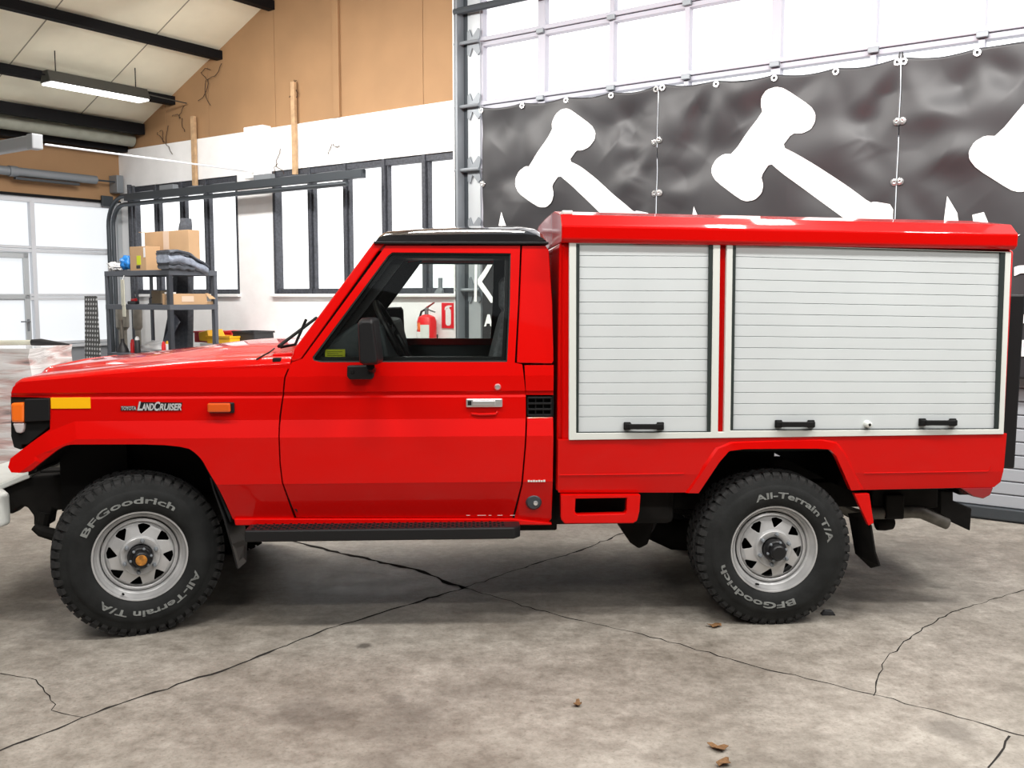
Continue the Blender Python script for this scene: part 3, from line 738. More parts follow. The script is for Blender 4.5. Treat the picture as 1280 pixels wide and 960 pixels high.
# window rubber and glass
def ringpx(c, k):
    mx_ = sum(p[0] for p in c)/len(c); my = sum(p[1] for p in c)/len(c)
    return [(mx_+(p[0]-mx_)*k, my+(p[1]-my)*k) for p in c]
wi = [(392, 447.8), (486, 320.5), (490.5, 317.3), (637.2, 318.2), (636, 380), (632.8, 451), (402, 451.6), (393.5, 450.2)]
for mir in (None, W):
    d_ = door if mir is None else fdoor
    link('window_rubber', solid(filled([tp(*p) for p in win], [[tp(*p) for p in wi]]), lambda x, z: prof(z)+.008, .02, mirror=mir), 'seal', d_)
    link('window_glass', solid(filled([tp(*p) for p in win]), lambda x, z: prof(z)+.02, .004, mirror=mir), 'glass', d_)
    # inner door frame, dark lining visible through the glass
    inner = [(386, 447), (480, 315), (486, 309), (646, 310), (644, 380), (641, 458), (392, 458)]
    win2 = [(398, 447), (488, 313), (497, 309), (628, 309), (627, 380), (624, 441), (420, 441)] if mir is not None else [(398, 447), (490, 324), (494, 322), (632, 323), (631, 380), (628, 447)]
    link('door_lining', solid(filled([tp(*p) for p in inner], [[tp(*p) for p in win2]]), lambda x, z: prof(z)+.052, .03, mirror=mir), 'redm' if False else 'blackp', d_)
    if mir is not None: link('window_ledge', solid(filled([tp(*p) for p in [(420, 441), (628, 441), (628, 452), (420, 452)]]), lambda x, z: prof(z)+.083, .01, mirror=mir), 'redm', d_)
    low = [(372, 452), (646, 452), (648, 600), (640, 640), (375, 640)]
    link('door_trim_panel', solid(filled([tp(*p) for p in low], (), pcuts), lambda x, z: prof(z)+.055, .03, mirror=mir), 'dash', d_)
panel('quarter_pillar', 'red', [(652.5, 307), (682, 307), (686, 313), (690.5, 380), (692, 451), (690, 454.5), (646, 453.5), (649.5, 380)], bevel=.010)
panel('quarter_panel', 'red', [(655.5, 456.5), (692, 456.5), (691.5, 493.5), (657.5, 493.5)], bevel=.006)
panel('quarter_panel', 'red', [(658.5, 521.5), (691.5, 521.5), (691, 600), (689.5, 648), (686, 653), (643, 653), (643, 648), (653.2, 606), (657.3, 560), (658.8, 530)], bevel=.006)
vent = panel('air_vent', 'blackm', [(657.5, 493.5), (692, 493.5), (692, 521), (657.5, 521)], cuts=[], yf=lambda x, z: .02, far=False, bevel=.002)
gx0, gz0 = tp(660, 519); gx1, gz1 = tp(689, 497)
vg = MB()
for k in range(4):
    z = gz0+(gz1-gz0)*k/3; vg.box((gx0, -.004, z-.004), (gx1, .02, z+.004))
for k in range(4):
    x = gx0+(gx1-gx0)*k/3; vg.box((x-.003, .003, gz0), (x+.003, .02, gz1))
vg.build('vent_slats', 'blackp', vent, bevel=.001)
panel('sill', 'red', [(292, 648.5), (641, 648.5), (690, 654), (690, 656.5), (294, 657)], yf=lambda x, z: .03, cuts=[], bevel=.006)
for mir in (None, W):
    link('pillar_trim', solid(filled([tp(*p) for p in [(384, 449), (481, 317), (512, 312), (502, 326), (424, 428), (412, 449)]]), lambda x, z: prof(z)+.095, .015, mirror=mir), 'blackp', T)
    link('door_seal', solid(filled([tp(*p) for p in [(366, 449), (468, 308), (484, 308), (484, 322), (388, 450)]]), lambda x, z: prof(z)+.05, .02, mirror=mir), 'blackm', T)
    link('door_seal', solid(filled([tp(*p) for p in [(644, 308), (656, 308), (652, 452), (638, 452)]]), lambda x, z: prof(z)+.052, .02, mirror=mir), 'blackm', T)
    link('door_seal', solid(filled([tp(*p) for p in [(470, 304), (660, 304), (660, 311), (470, 311)]]), lambda x, z: prof(z)+.052, .02, mirror=mir), 'blackm', T)
    link('door_seal', solid(filled([tp(*p) for p in [(345, 452), (372, 448), (370, 500), (362, 600), (372, 640), (360, 630), (342, 600), (342, 530)]]), lambda x, z: .03, .02, mirror=mir), 'blackm', T)
    link('door_seal', solid(filled([tp(*p) for p in [(636, 450), (664, 450), (664, 560), (650, 648), (630, 648), (645, 600), (648, 530)]]), lambda x, z: .052, .02, mirror=mir), 'blackm', T)
# --- roof cap
sec0 = []
def roofsec(pxs_):   # list of (px,py,y) for near half
    s = [TR.at(a, b, c) for a, b, c in pxs_]; s = [(p.x, p.y, p.z) for p in s]
    return s+[(q[0], W-q[1], q[2]) for q in reversed(s)]
rs = []
ys = [.092, .085, .10, .20, .45]
data = [  # x px(lower), lower y, mid y, top y (near edge), crown y at centre
 (470, 304.0, 301, 299.5, 299.5), (474, 304, 296.5, 294, 292.5), (482, 304, 294, 290, 288.5), (520, 304.5, 293.5, 287.5, 285), (570, 305, 293, 286, 283), (620, 305.5, 292.5, 285.5, 282.2), (655, 305.5, 292.5, 285.5, 282.3), (671, 305, 294, 288, 284.5), (679, 304.5, 298, 293, 290), (684, 304, 302.5, 301.5, 301.5)]
for px, a, b, c, d in data:
    P = [TR.at(px, a, .095), TR.at(px, b, .088), TR.at(px, c, .13), TR.at(px, (c+d)/2, .28)]
    Pm = TR.at(px, d, .60)
    X = P[0].x
    s = [(X, p.y, p.z) for p in P]+[(X, .60, Pm.z)]
    s = s+[(X, W/2, Pm.z+.004)]
    rs.append(s+[(q[0], W-q[1], q[2]) for q in s[-2::-1]])
rf = MB().loft(rs).build('cab_roof', 'black', T, smooth=45)
lp0 = TR.at(467, 303, .07); lp1 = TR.at(686, 304, .07)
MB().box((lp0.x, .075, lp0.z-.006), (lp1.x, W-.075, lp0.z+.006)).build('roof_gutter', 'blackp', T, bevel=.003)
# windscreen, rear wall, floor pan, cowl
a = TR.at(372, 440, .06); b = TR.at(474, 306, .12)
MB().hexa([(a.x-.0, .07, a.z), (a.x+.006, .07, a.z), (a.x+.006, W-.07, a.z), (a.x-.0, W-.07, a.z), (b.x, .11, b.z), (b.x+.006, .11, b.z), (b.x+.006, W-.11, b.z), (b.x, W-.11, b.z)]).build('windscreen', 'glass', T)
rub = MB()
rub.tube([(a.x, .08, a.z), (b.x, .12, b.z), (b.x, W-.12, b.z), (a.x, W-.08, a.z), (a.x, .08, a.z)], .016, 8); rub.build('windscreen_rubber', 'seal', T)
MB().hexa([(b.x, .1, b.z-.03), (b.x+.25, .1, b.z-.02), (b.x+.25, W-.1, b.z-.02), (b.x, W-.1, b.z-.03), (b.x, .1, b.z+.03), (b.x+.25, .1, b.z+.03), (b.x+.25, W-.1, b.z+.03), (b.x, W-.1, b.z+.03)]).build('roof_header', 'redm', T)
xr0 = x_(640, 400, .06); xr1 = x_(690, 400, .04)
MB().box((b.x+.22, .12, z_(600, 311)), (xr1-.03, W-.12, z_(600, 305))).build('headliner', 'blackp', T)
rw = filled([(.10, .62), (W-.10, .62), (W-.10, z_(660, 310)), (.10, z_(660, 310))], [[(.35, 1.38), (W-.35, 1.38), (W-.38, 1.68), (.38, 1.68)]])
me = solid(rw, lambda x, z: 0, .02)
for v in me.vertices: v.co = (xr1-.04+v.co.y, v.co.x, v.co.z)
link('rear_wall', me, 'redm', T)
MB().box((xr1-.035, .36, 1.39), (xr1-.03, W-.36, 1.67)).build('rear_window_glass', 'blackp', T)
MB().box((x_(372, 640), .06, .53), (xr1, W-.06, .60)).build('cab_floor', 'blackm', T)
MB().box((x_(370, 600), .08, .55), (x_(374, 600), W-.08, a.z-.02)).build('firewall', 'blackm', T)
cw = x_(362, 450)
MB().hexa([(cw-.1, .1, a.z-.1), (a.x+.05, .1, a.z-.1), (a.x+.05, W-.1, a.z-.1), (cw-.1, W-.1, a.z-.1), (cw-.1, .1, a.z-.01), (a.x+.03, .1, a.z-.0), (a.x+.03, W-.1, a.z-.0), (cw-.1, W-.1, a.z-.01)]).build('cowl', 'red', T, bevel=.008)
# wipers and washer jet
wp = MB()
q0 = TR.at(343, 446, .25); 
p1 = TR.at(366, 434, .25); p2 = TR.at(389, 407, .35)
wp.tube([(q0.x+.02, .3, a.z+.01), (p1.x, .32, p1.z+.01), (p2.x-.03, .38, p2.z+.03)], .008, 6)
wp.tube([(p1.x-.06, .2, a.z+.02), (p2.x-.035, .75, p2.z+.03)], .009, 6)
wp.build('wiper', 'blackm', T)
j = TR.at(346, 450, .02); MB().box((j.x-.02, .01, j.z-.012), (j.x+.02, .05, j.z+.01)).build('washer_jet', 'blackm', T, bevel=.005)
j = TR.at(264, 438.5, .55); MB().box((j.x-.012, .53, j.z-.02), (j.x+.012, .57, j.z+.012)).build('washer_jet', 'blackm', T, bevel=.005)
k0 = TR.at(323, 450.5, .06); k1 = TR.at(343, 438.5, .3)
MB().tube([(k0.x, .02, k0.z+.008), (k0.x+.04, .12, k0.z+.035), (k1.x, .3, k1.z+.012)], .004, 6).build('hood_shut_line', 'blackm', hood)
# inside: dash, wheel, seats
d0 = TR.at(412, 440, .3)
zd = z_(440, 404, .35)
db = MB(); db.prism([(a.x-.02, a.z-.35), (a.x+.42, a.z-.38), (a.x+.46, a.z-.12), (a.x+.40, zd), (a.x+.28, zd+.01), (a.x+.05, a.z-.02)], .1, W-.1); db.build('dashboard', 'dash', T, bevel=.02)
zs0 = TR.at(500, 421, .45)
sw = MB(); R_ = .195; ring = []
tilt = radians(62)   # wheel plane tilt
cxs = TR.at(493, 420, .42)
for k in range(25):
    an = 2*pi*k/24; u = cos(an)*R_; v_ = sin(an)*R_
    ring.append((cxs.x-sin(radians(28))*v_*-1*-1, cxs.y+u, cxs.z+cos(radians(28))*v_))
sw.tube(ring, .017, 10, caps=False)
for an in (pi*.0+.2, pi-.2, -pi/2):
    u = cos(an)*R_; v_ = sin(an)*R_
    sw.tube([(cxs.x-.03, cxs.y, cxs.z), (cxs.x-sin(radians(28))*v_, cxs.y+u, cxs.z+cos(radians(28))*v_)], .014, 6)
sw.lathe([(0, -.01), (.05, -.01), (.06, .03), (0, .04)], 16, (cxs.x-.04, cxs.y, cxs.z), axis='x')
sw.build('steering_wheel', 'blackp', T, smooth=True)
MB().tube([(cxs.x-.02, cxs.y, cxs.z), (cxs.x-.35, cxs.y, cxs.z-.17)], .035, 10).build('steering_column', 'blackp', T)
for i, yy in enumerate((.16, 1.0)):
    sb = TR.at(612, 453, yy+.1); st_ = TR.at(640, 383, yy+.1)
    back = MB().loft([[(p.x+.0, y, p.z) for y in (yy, yy+.5)]+[(p.x+.16, y, p.z) for y in (yy+.5, yy)] for p in (Vector((sb.x-.08, 0, sb.z-.35)), Vector((sb.x, 0, sb.z)), Vector((st_.x-.05, 0, st_.z-.03)), Vector((st_.x+.01, 0, st_.z+.02)))])
    sbk = back.build('seat_back', 'seat', T, bevel=.04, seg=3)
    h = TR.at(636, 368, yy+.25)
    MB().loft([[(h.x-.05+e, yy+.12+e, h.z+dz), (h.x-.05+e, yy+.38-e, h.z+dz), (h.x+.07-e, yy+.38-e, h.z+dz), (h.x+.07-e, yy+.12+e, h.z+dz)] for dz, e in ((-.10, .02), (-.06, 0), (.06, 0), (.10, .02))]).build('headrest', 'seat', T, bevel=.03, seg=3)
    MB().box((sb.x-.5, yy, sb.z-.48), (sb.x+.06, yy+.5, sb.z-.32)).build('seat_cushion', 'seatd', T, bevel=.04, seg=3)
s0 = TR.at(405.5, 437, .05); s1 = TR.at(431, 452, .05)
MB().box((s0.x, .068, s1.z), (s1.x, .071, s0.z)).build('yellow_sticker', 'yellows', T)['label'] = 'yellow notice sticker'
tl_ = MB()
for k in range(5): z = s0.z-(s0.z-s1.z)*(.2+.15*k); tl_.box((s0.x+.01, .0668, z-.001), (s1.x-.012-.02*(k % 2), .0675, z+.001))
tl_.build('sticker_print', 'blackp', T)
# --- mirror
mp = [tp(*p, y=-.12) for p in [(434.5, 457), (440, 455), (447, 455), (449, 452), (447, 400), (452, 397), (465, 397), (467, 400), (468, 440), (469, 453), (468, 457), (467.5, 472), (464, 474), (437, 474), (434, 470)]]
arm = MB().prism([tp(*p, y=-.03) for p in [(434.5, 457), (467.5, 456), (467.5, 471), (465, 474), (437, 474), (434, 470)]], -.05, .0).build('mirror_bracket', 'blackp', T, bevel=.006)
for q in ((440.5, 465), (461.5, 465)):
    c = TR.at(*q, -.05); MB().lathe([(0, -.004), (.008, -.004), (.01, 0)], 12, (c.x, -.05, c.z)).build('screw', 'blackm', arm)
near = [TR.at(*p, -.20) for p in [(447, 402), (452, 397.5), (461, 398), (457, 455), (450, 453.5), (447, 440)]]
farp = [TR.at(*p, -.20) for p in [(457, 399), (460, 397), (466, 398), (473.5, 452), (472, 456), (462, 456)]]
mm = MB()
ol = [(TR.at(*p, -.20).x, TR.at(*p, -.20).z) for p in [(447, 402), (452, 397.5), (464, 397.5), (467, 400), (473.5, 452), (471, 456.5), (455, 457), (449, 454)]]
cxm = sum(p[0] for p in ol)/len(ol); czm = sum(p[1] for p in ol)/len(ol)
def sc_(k, y, dx=0): return [(cxm+(p[0]-cxm)*k+dx, y, czm+(p[1]-czm)*k) for p in ol]
mm.loft([sc_(.86, -.225), sc_(.97, -.205), sc_(1, -.17), sc_(1, -.06, .01), sc_(.9, -.05, .01)])
mm.build('mirror_head', 'blackp', arm, bevel=.006)
MB().tube([(cxm, -.1, czm-.12), (cxm, -.03, TR.at(450, 462).z)], .02, 10).build('mirror_arm', 'blackp', arm)
fm = [TR.at(*p, W+.17) for p in [(481, 392), (484, 384.5), (501, 384), (503.5, 388), (505, 418), (503, 425), (486, 425), (482, 418)]]
fo = [(p.x, p.z) for p in fm]; fcx = sum(p[0] for p in fo)/8; fcz = sum(p[1] for p in fo)/8
def fs_(k, dy): return [(fcx+(p[0]-fcx)*k+.25*0, W+.17+dy+(p[0]-fcx)*.55, fcz+(p[1]-fcz)*k) for p in fo]
fmo = MB().loft([fs_(1, 0), fs_(1.02, .02), fs_(.9, .07)]).build('mirror_head', 'blackp', fdoor, bevel=.004)
M['mglass'] = mat('mirror_glass', (.55, .57, .6), .03, metal=1)
MB().loft([fs_(.9, -.003), fs_(.9, .0)]).build('mirror_glass', 'mglass', fmo)
MB().tube([(fcx, W+.2, fcz-.05), (fcx, W+.15, fcz-.16), (fcx, W+.02, fcz-.2)], .018, 8).build('mirror_arm', 'blackp', fmo)
# --- door furniture
hd0 = TR.at(582.5, 498, -.0); hd1 = TR.at(628, 508.5, -.0)
yh = prof((hd0.z+hd1.z)/2)
hp = MB().box((hd0.x, yh-.014, hd1.z), (hd1.x, yh+.004, hd0.z)).build('door_handle', 'chrome', door, bevel=.005)
MB().box((hd0.x+.03, yh-.024, hd1.z+.009), (hd1.x-.035, yh-.012, hd0.z-.008)).build('handle_flap', 'chrome', hp, bevel=.004)
MB().box((hd0.x+.008, yh-.016, hd1.z+.01), (hd0.x+.026, yh-.0135, hd0.z-.01)).build('handle_button', 'blackp', hp, bevel=.002)
c = TR.at(605, 517, 0)
M['redd'] = mat('red_recess', (.35, .004, .002), .3, coat=1)
dish = MB().tube([(c.x-.06, prof(c.z)-.001, c.z), (c.x-.02, prof(c.z)-.004, c.z-.004), (c.x+.055, prof(c.z)-.004, c.z-.002), (c.x+.065, prof(c.z)-.001, c.z+.01)], .007, 8).build('handle_dish_lip', 'red', door, smooth=True)
c = TR.at(622, 483.6, 0); MB().lathe([(0, -.012), (.011, -.011), (.015, -.006), (.017, .002)], 20, (c.x, prof(c.z), c.z)).build('door_lock', 'chrome', door, smooth=True)
c = TR.at(667.5, 628.5, 0); yy = prof(c.z)
fc = MB().lathe([(0, -.012), (.030, -.012), (.036, -.006), (.040, .004)], 28, (c.x, yy-.003, c.z)).build('fuel_lock', 'track', T, smooth=40)
MB().lathe([(0, -.022), (.010, -.02), (.014, -.01)], 16, (c.x+.008, yy, c.z-.004)).build('lock_barrel', 'chrome', fc, smooth=True)
c0 = TR.at(659.5, 599.3); c1 = TR.at(682, 602); 
yy = prof((c0.z+c1.z)/2)
ml = MB()
for k in range(7):
    xx = c0.x+(c1.x-c0.x)*k/7; ml.box((xx, yy-.0035, c1.z+.002), (xx+(c1.x-c0.x)/9, yy+.002, c0.z-.002*(k % 2)))
ml.build('small_sticker', 'alframe', T)
# chipped paint at the door's lower edge
M['chip'] = mat('chipped_paint', (.75, .62, .58), .8)
ch = MB()
for px_ in (583, 597, 600, 611, 622, 638):
    q = TR.at(px_, 645.6, .02); ch.box((q.x, prof(q.z)-.002, q.z-.001), (q.x+random.uniform(.01, .03), prof(q.z)+.001, q.z+.001))
ch.build('paint_chips', 'chip', door)
# --- reflector strip, badge, side marker
a0 = TR.at(63.5, 497); a1 = TR.at(113.5, 510.5)
MB().box((a0.x, -.004, a1.z), (a1.x, .001, a0.z)).build('yellow_reflector', 'yellow', T, bevel=.0008)
def wtext(txt, px0, px1, py0, py1, m, y, par, name, shear=0, bold=.0, ext=.1):
    me = text_mesh(txt, 1, shear, bold, ext)
    x0 = min(v.co.x for v in me.vertices); x1 = max(v.co.x for v in me.vertices); z0 = min(v.co.y for v in me.vertices); z1 = max(v.co.y for v in me.vertices)
    A = TR.at(px0, py1, y); B = TR.at(px1, py0, y)
    for v in me.vertices:
        v.co = (A.x+(v.co.x-x0)/(x1-x0)*(B.x-A.x), y-.004-.001*(v.co.z/ext) , A.z+(v.co.y-z0)/(z1-z0)*(B.z-A.z))
    return link(name, me, m, par)
M['badge'] = mat('badge_chrome', (.72, .73, .74), .3, metal=.4)
ab = MB().prism([tp(*p, y=0) for p in [(151.5, 507.5), (170.5, 507.5), (170, 513), (151, 513)]], -.0035, .0).build('badge_plate', 'blackp', T)
ab2 = MB().prism([tp(*p, y=0) for p in [(174, 502.5), (228, 503.2), (226, 513), (171.5, 513.5)]], -.0035, .0).build('badge_plate', 'blackp', T)
wtext('TOYOTA', 152, 170.5, 507.8, 512.6, 'badge', -.001, ab, 'badge_lettering', 0, .015)
wtext('L', 172, 178, 501.8, 513, 'badge', -.001, ab2, 'badge_lettering', .3, .03)
wtext('AND', 177.5, 192.5, 504.2, 513, 'badge', -.001, ab2, 'badge_lettering', .3, .03)
wtext('C', 193, 200.5, 502, 513.4, 'badge', -.001, ab2, 'badge_lettering', .3, .03)
wtext('RUISER', 199.5, 227, 504.2, 513, 'badge', -.001, ab2, 'badge_lettering', .3, .03)
s0 = TR.at(260.5, 503); s1 = TR.at(293, 515.5)
mk_ = MB().box((s0.x+.004, -.014, s1.z-.002), (s1.x+.002, .002, s0.z)).build('side_marker', 'blackp', T, bevel=.005)
MB().box((s0.x+.002, -.034, s1.z+.004), (s1.x-.012, -.012, s0.z-.001)).build('marker_lens', 'amberd', mk_, bevel=.008, seg=3)
# --- running board
r0 = TR.at(305, 660, -.09); r1 = TR.at(651, 660, -.09); zt_ = z_(480, 661, -.09); zb_ = z_(480, 676, -.09)
rb = MB().prismz([(r0.x, .12), (r0.x, -.09), (r1.x-.03, -.09), (r1.x, -.05), (r1.x, .12)], zb_, zt_).build('running_board', 'blackp', T, bevel=.008)
gr = MB()
for k in range(60):
    x = r0.x+.03+(r1.x-r0.x-.1)*k/60
    for j in range(3): gr.box((x, -.07+j*.05+.02*(k % 2), zt_-.001), (x+.012, -.055+j*.05+.02*(k % 2), zt_+.004))
gr.build('tread_pattern', 'blackm', rb)
MB().box((r0.x+.02, .05, zb_+.0), (r1.x, .10, .55)).build('board_bracket', 'blackm', T)
# --- bumper
e0 = TR.at(18, 622, .1)
e0.x -= .03
zb1, zb0_ = z_(2, 616, .1), z_(2, 657, .1)
bz_ = [(e0.x-.42, .14), (e0.x-.06, .10), (e0.x-.02, .13), (e0.x, .18), (e0.x, .32), (e0.x-.16, .34)]
bump = MB().prismz([(e0.x-.30, .06), (e0.x-.04, .03), (e0.x-.01, .06), (e0.x+.0, .12), (e0.x-.07, .22), (e0.x-.16, .24), (e0.x-.18, W-.26), (e0.x, W-.24), (e0.x, W-.06), (e0.x-.04, W-.03), (e0.x-.30, W-.06), (e0.x-.42, W-.3), (e0.x-.44, W/2), (e0.x-.42, .3)], zb0_, zb1).build('front_bumper', 'whiteb', T, bevel=.03, seg=4)
q0 = TR.at(-2, 614, .30); q1 = TR.at(37, 592, .30)
MB().hexa([(q0.x-.25, .30, q0.z-.10), (q1.x, .30, q1.z-.022), (q1.x, W-.3, q1.z-.022), (q0.x-.25, W-.3, q0.z-.10), (q0.x-.25, .30, q0.z-.07), (q1.x, .30, q1.z+.004), (q1.x, W-.3, q1.z+.004), (q0.x-.25, W-.3, q0.z-.07)]).build('bumper_top_plate', 'whiteb', T, bevel=.004)
# --- box body
yb0 = -.035; WB_ = W+.035
def bp(px, py, y=yb0): return tp(px, py, y=y)
# red shell
A = [TR.at(*p, yb0+.02) for p in [(702, 552), (1256.5, 544), (1268.8, 312), (702, 303)]]
sh_ = MB(); zz = [A[0].z, A[1].z, A[2].z, A[3].z]
xl = A[0].x; xr_t = A[2].x; xr_b = A[1].x
sh_.hexa([(xl, yb0+.02, A[0].z), (xr_b, yb0+.02, A[1].z), (xr_b, WB_, A[1].z), (xl, WB_, A[0].z), (xl, yb0+.02, A[3].z), (xr_t, yb0+.02, A[2].z), (xr_t, WB_, A[2].z), (xl, WB_, A[3].z)])
shell = sh_.build('box_shell', 'red', T, bevel=.02, seg=4)
MB().hexa([(x_(696, 450), .02, A[0].z-.25), (xl+.05, .02, A[0].z-.25), (xl+.05, WB_-.02, A[0].z-.25), (x_(696, 450), WB_-.02, A[0].z-.25), (x_(700, 300), .02, A[3].z), (xl+.05, .02, A[3].z), (xl+.05, WB_-.02, A[3].z), (x_(700, 300), WB_-.02, A[3].z)]).build('box_front_wall', 'red', T, bevel=.01)
# roof of the box: chamfered band all round
def rsec(pts, x, inset=0):
    near_ = pts; s = [(x, p[0], p[1]) for p in near_]
    return s+[(x, W-p[0], p[1]) for p in reversed(near_)]
def rpts(pxb, pyb, pyl, pyc, pyt):
    zb = z_(pxb, pyb, yb0-.005); zl = z_(pxb, pyl, yb0-.03); zc = z_(pxb, pyc, yb0-.035); zt2 = z_(pxb, pyt, yb0+.03)
    return [(yb0+.03, zb), (yb0-.012, zb), (yb0-.03, zl), (yb0-.035, zc), (yb0+.03, zt2), (.35, zt2+.045), (W/2, zt2+.05)]
P0 = rpts(704, 303.5, 298.5, 282, 268); P1 = rpts(1271, 312, 308, 293, 281)
x0r = x_(702, 290, yb0-.03); x1r = x_(1272.5, 297, yb0-.03)
def full(P, x, dx=0): 
    s = [(x, p[0], p[1]) for p in P]; return s+[(x, W-p[0], p[1]) for p in P[-2::-1]]
br = MB().loft([full(P0, x0r), full(P1, x1r)]).build('box_roof', 'red', T, bevel=.006)
MB().box((x0r+.01, yb0+.04, P0[4][1]+.001), (x0r+.06, W-.07, P0[4][1]+.02)).build('roof_front_lip', 'alframe', T, bevel=.004)
# pale frame and shutters
op1 = [(720, 304.5), (891, 305.5), (888, 540), (720, 541)]
op2 = [(915.6, 306), (1256, 315.5), (1247.6, 536.3), (912.5, 538)]
me = solid(filled([bp(*p) for p in [(711.3, 303.5), (899.8, 305), (896.9, 540), (904.4, 539.8), (908, 305.2), (1263.2, 315), (1253.6, 542.5), (711, 549.8)]], [[bp(*p) for p in op1], [bp(*p) for p in op2]]), lambda x, z: yb0-.008, .025)
fr_ = link('shutter_frame', me, 'alframe', T, .003)
for op, inn, n, hs in ((op1, [(724.3, 304.5), (886, 305.5), (883.7, 539.3), (723, 540.2)], 16, [(779.5, 829.8, 532.5)]), (op2, [(919.6, 306), (1250, 315.2), (1243, 535.6), (916, 537.2)], 16, [(968.5, 1018, 529.8), (1148.3, 1195, 527.8)])):
    me = solid(filled([bp(*p) for p in op], [[bp(*p) for p in inn]]), lambda x, z: yb0-.006, .02); link('shutter_seal', me, 'seal', T, .002)
    q = [TR.at(*p, yb0) for p in inn]   # TL TR BR BL
    sm = MB()
    for k in range(n):
        # last slat a little taller
        f0 = min(1, k*.0612); f1 = min(1, (k+1)*.0612) if k < n-1 else 1
        e_ = .0035
        p = [q[0].lerp(q[3], f0), q[1].lerp(q[2], f0), q[1].lerp(q[2], f1), q[0].lerp(q[3], f1)]
        y0 = yb0+.006
        sm.loft([[(p[0].x, y0+.006, p[0].z), (p[0].x, y0, p[0].z-e_), (p[0].x, y0, p[3].z+.001), (p[0].x, y0+.006, p[3].z)],
                 [(p[1].x, y0+.006, p[1].z), (p[1].x, y0, p[1].z-e_), (p[2].x, y0, p[2].z+.001), (p[2].x, y0+.006, p[2].z)]])
    shu = sm.build('roller_shutter', 'shutter', T)
    for (h0, h1, hy) in hs:
        a = TR.at(h0, hy, yb0); b = TR.at(h1, hy, yb0); hh = .019
        hm = MB(); L = b.x-a.x; ym = yb0+.005
        hm.box((a.x, ym-.012, a.z-hh), (a.x+.035, ym, a.z+hh)); hm.box((b.x-.035, ym-.012, b.z-hh), (b.x, ym, b.z+hh))
        hm.hexa([(a.x+.02, ym-.042, a.z-.012), (b.x-.02, ym-.042, b.z-.012), (b.x-.02, ym-.025, b.z-.012), (a.x+.02, ym-.025, a.z-.012), (a.x+.02, ym-.042, a.z+.013), (b.x-.02, ym-.042, b.z+.013), (b.x-.02, ym-.025, b.z+.013), (a.x+.02, ym-.025, a.z+.013)])
        hm.hexa([(a.x+.004, ym-.03, a.z-.014), (a.x+.04, ym-.042, a.z-.012), (a.x+.04, ym-.002, a.z-.012), (a.x+.004, ym-.002, a.z-.014), (a.x+.004, ym-.03, a.z+.014), (a.x+.04, ym-.042, a.z+.012), (a.x+.04, ym-.002, a.z+.012), (a.x+.004, ym-.002, a.z+.014)])
        hm.hexa([(b.x-.04, ym-.042, b.z-.012), (b.x-.004, ym-.03, b.z-.014), (b.x-.004, ym-.002, b.z-.014), (b.x-.04, ym-.002, b.z-.012), (b.x-.04, ym-.042, b.z+.012), (b.x-.004, ym-.03, b.z+.014), (b.x-.004, ym-.002, b.z+.014), (b.x-.04, ym-.002, b.z+.012)])
        ho = hm.build('shutter_handle', 'blackm', shu, bevel=.004)
        for xx in (a.x+.016, b.x-.016): pass
c = TR.at(1084.3, 530.3, yb0); kb = MB().lathe([(0, -.034), (.010, -.034), (.015, -.028), (.016, -.01), (.02, .0)], 24, (c.x, yb0+.006, c.z)).build('shutter_lock', 'alframe', T, smooth=40)
MB().lathe([(0, -.002), (.006, -.002), (.007, 0)], 12, (c.x, yb0-.028, c.z)).build('lock_core', 'blackm', kb)
# lower skirt with the rear wheel arch
arch_r = smooth_poly([(1067, 614.5), (1045, 570), (1037, 561), (1020, 560.5), (930, 561), (911, 563.5), (899, 578), (875, 618)], 2)
sk_px = [(697.5, 549.5), (1258.8, 542), (1257.5, 586), (1255.5, 604), (1248, 611)]+[(1068, 615)]+arch_r+[(699, 618), (697.5, 612)]
zc1 = z_(800, 594.5, yb0); 
def ysk(x, z):
    # gentle arch bulge around the wheel, shallow pressed recess elsewhere
    return yb0+.0+(.03*max(0, (zc1-.0-z)/.12) if z < zc1 else 0)*.9+.02*max(0, min(1, (z_(800, 545, yb0)-z)/.2))
me = solid(filled([bp(*p) for p in sk_px], (), [((0, zc1), (0, 1))]), ysk, .03); sk = link('lower_skirt', me, 'red', T, .004)
me = solid(filled([bp(*p) for p in sk_px], (), [((0, zc1), (0, 1))]), ysk, .03, mirror=W); link('lower_skirt', me, 'red', T, .004)
def ridge(pts, r, par, name='pressed_edge', yo=.0):
    P = [TR.at(*p, yb0) for p in pts]; MB().tube([(p.x, ysk(p.x, p.z)+yo, p.z) for p in P], r, 8).build(name, 'red', par, smooth=True)
# arch flange: a raised band following the opening
def flange(inner, outer, m, par, name):
    I = [TR.at(*p, yb0) for p in inner]; O = [TR.at(*p, yb0) for p in outer]
    secs = []
    for i, o in zip(I, O):
        yi = ysk(i.x, i.z)
        secs.append([(o.x, yi+.003, o.z), (o.x+(i.x-o.x)*.25, yi-.012, o.z+(i.z-o.z)*.25), (i.x, yi-.014, i.z), (i.x, yi+.03, i.z)])
    MB().loft(secs).build(name, m, par, smooth=30)
flange([(875, 618), (899, 578), (911, 563.5), (930, 561), (980, 560.5), (1020, 560.5), (1037, 561.5), (1045, 570), (1067, 614.5)], [(858, 618), (879, 583), (893, 560), (912, 551), (980, 548), (1030, 547), (1048, 552), (1060, 568), (1085, 613.5)], 'red', sk, 'arch_flange')
ridge([(700, 594.8), (760, 594.3), (856, 593)], .0035, sk)
ridge([(1082, 592.5), (1150, 591.5), (1238, 590), (1241, 584)], .0035, sk)
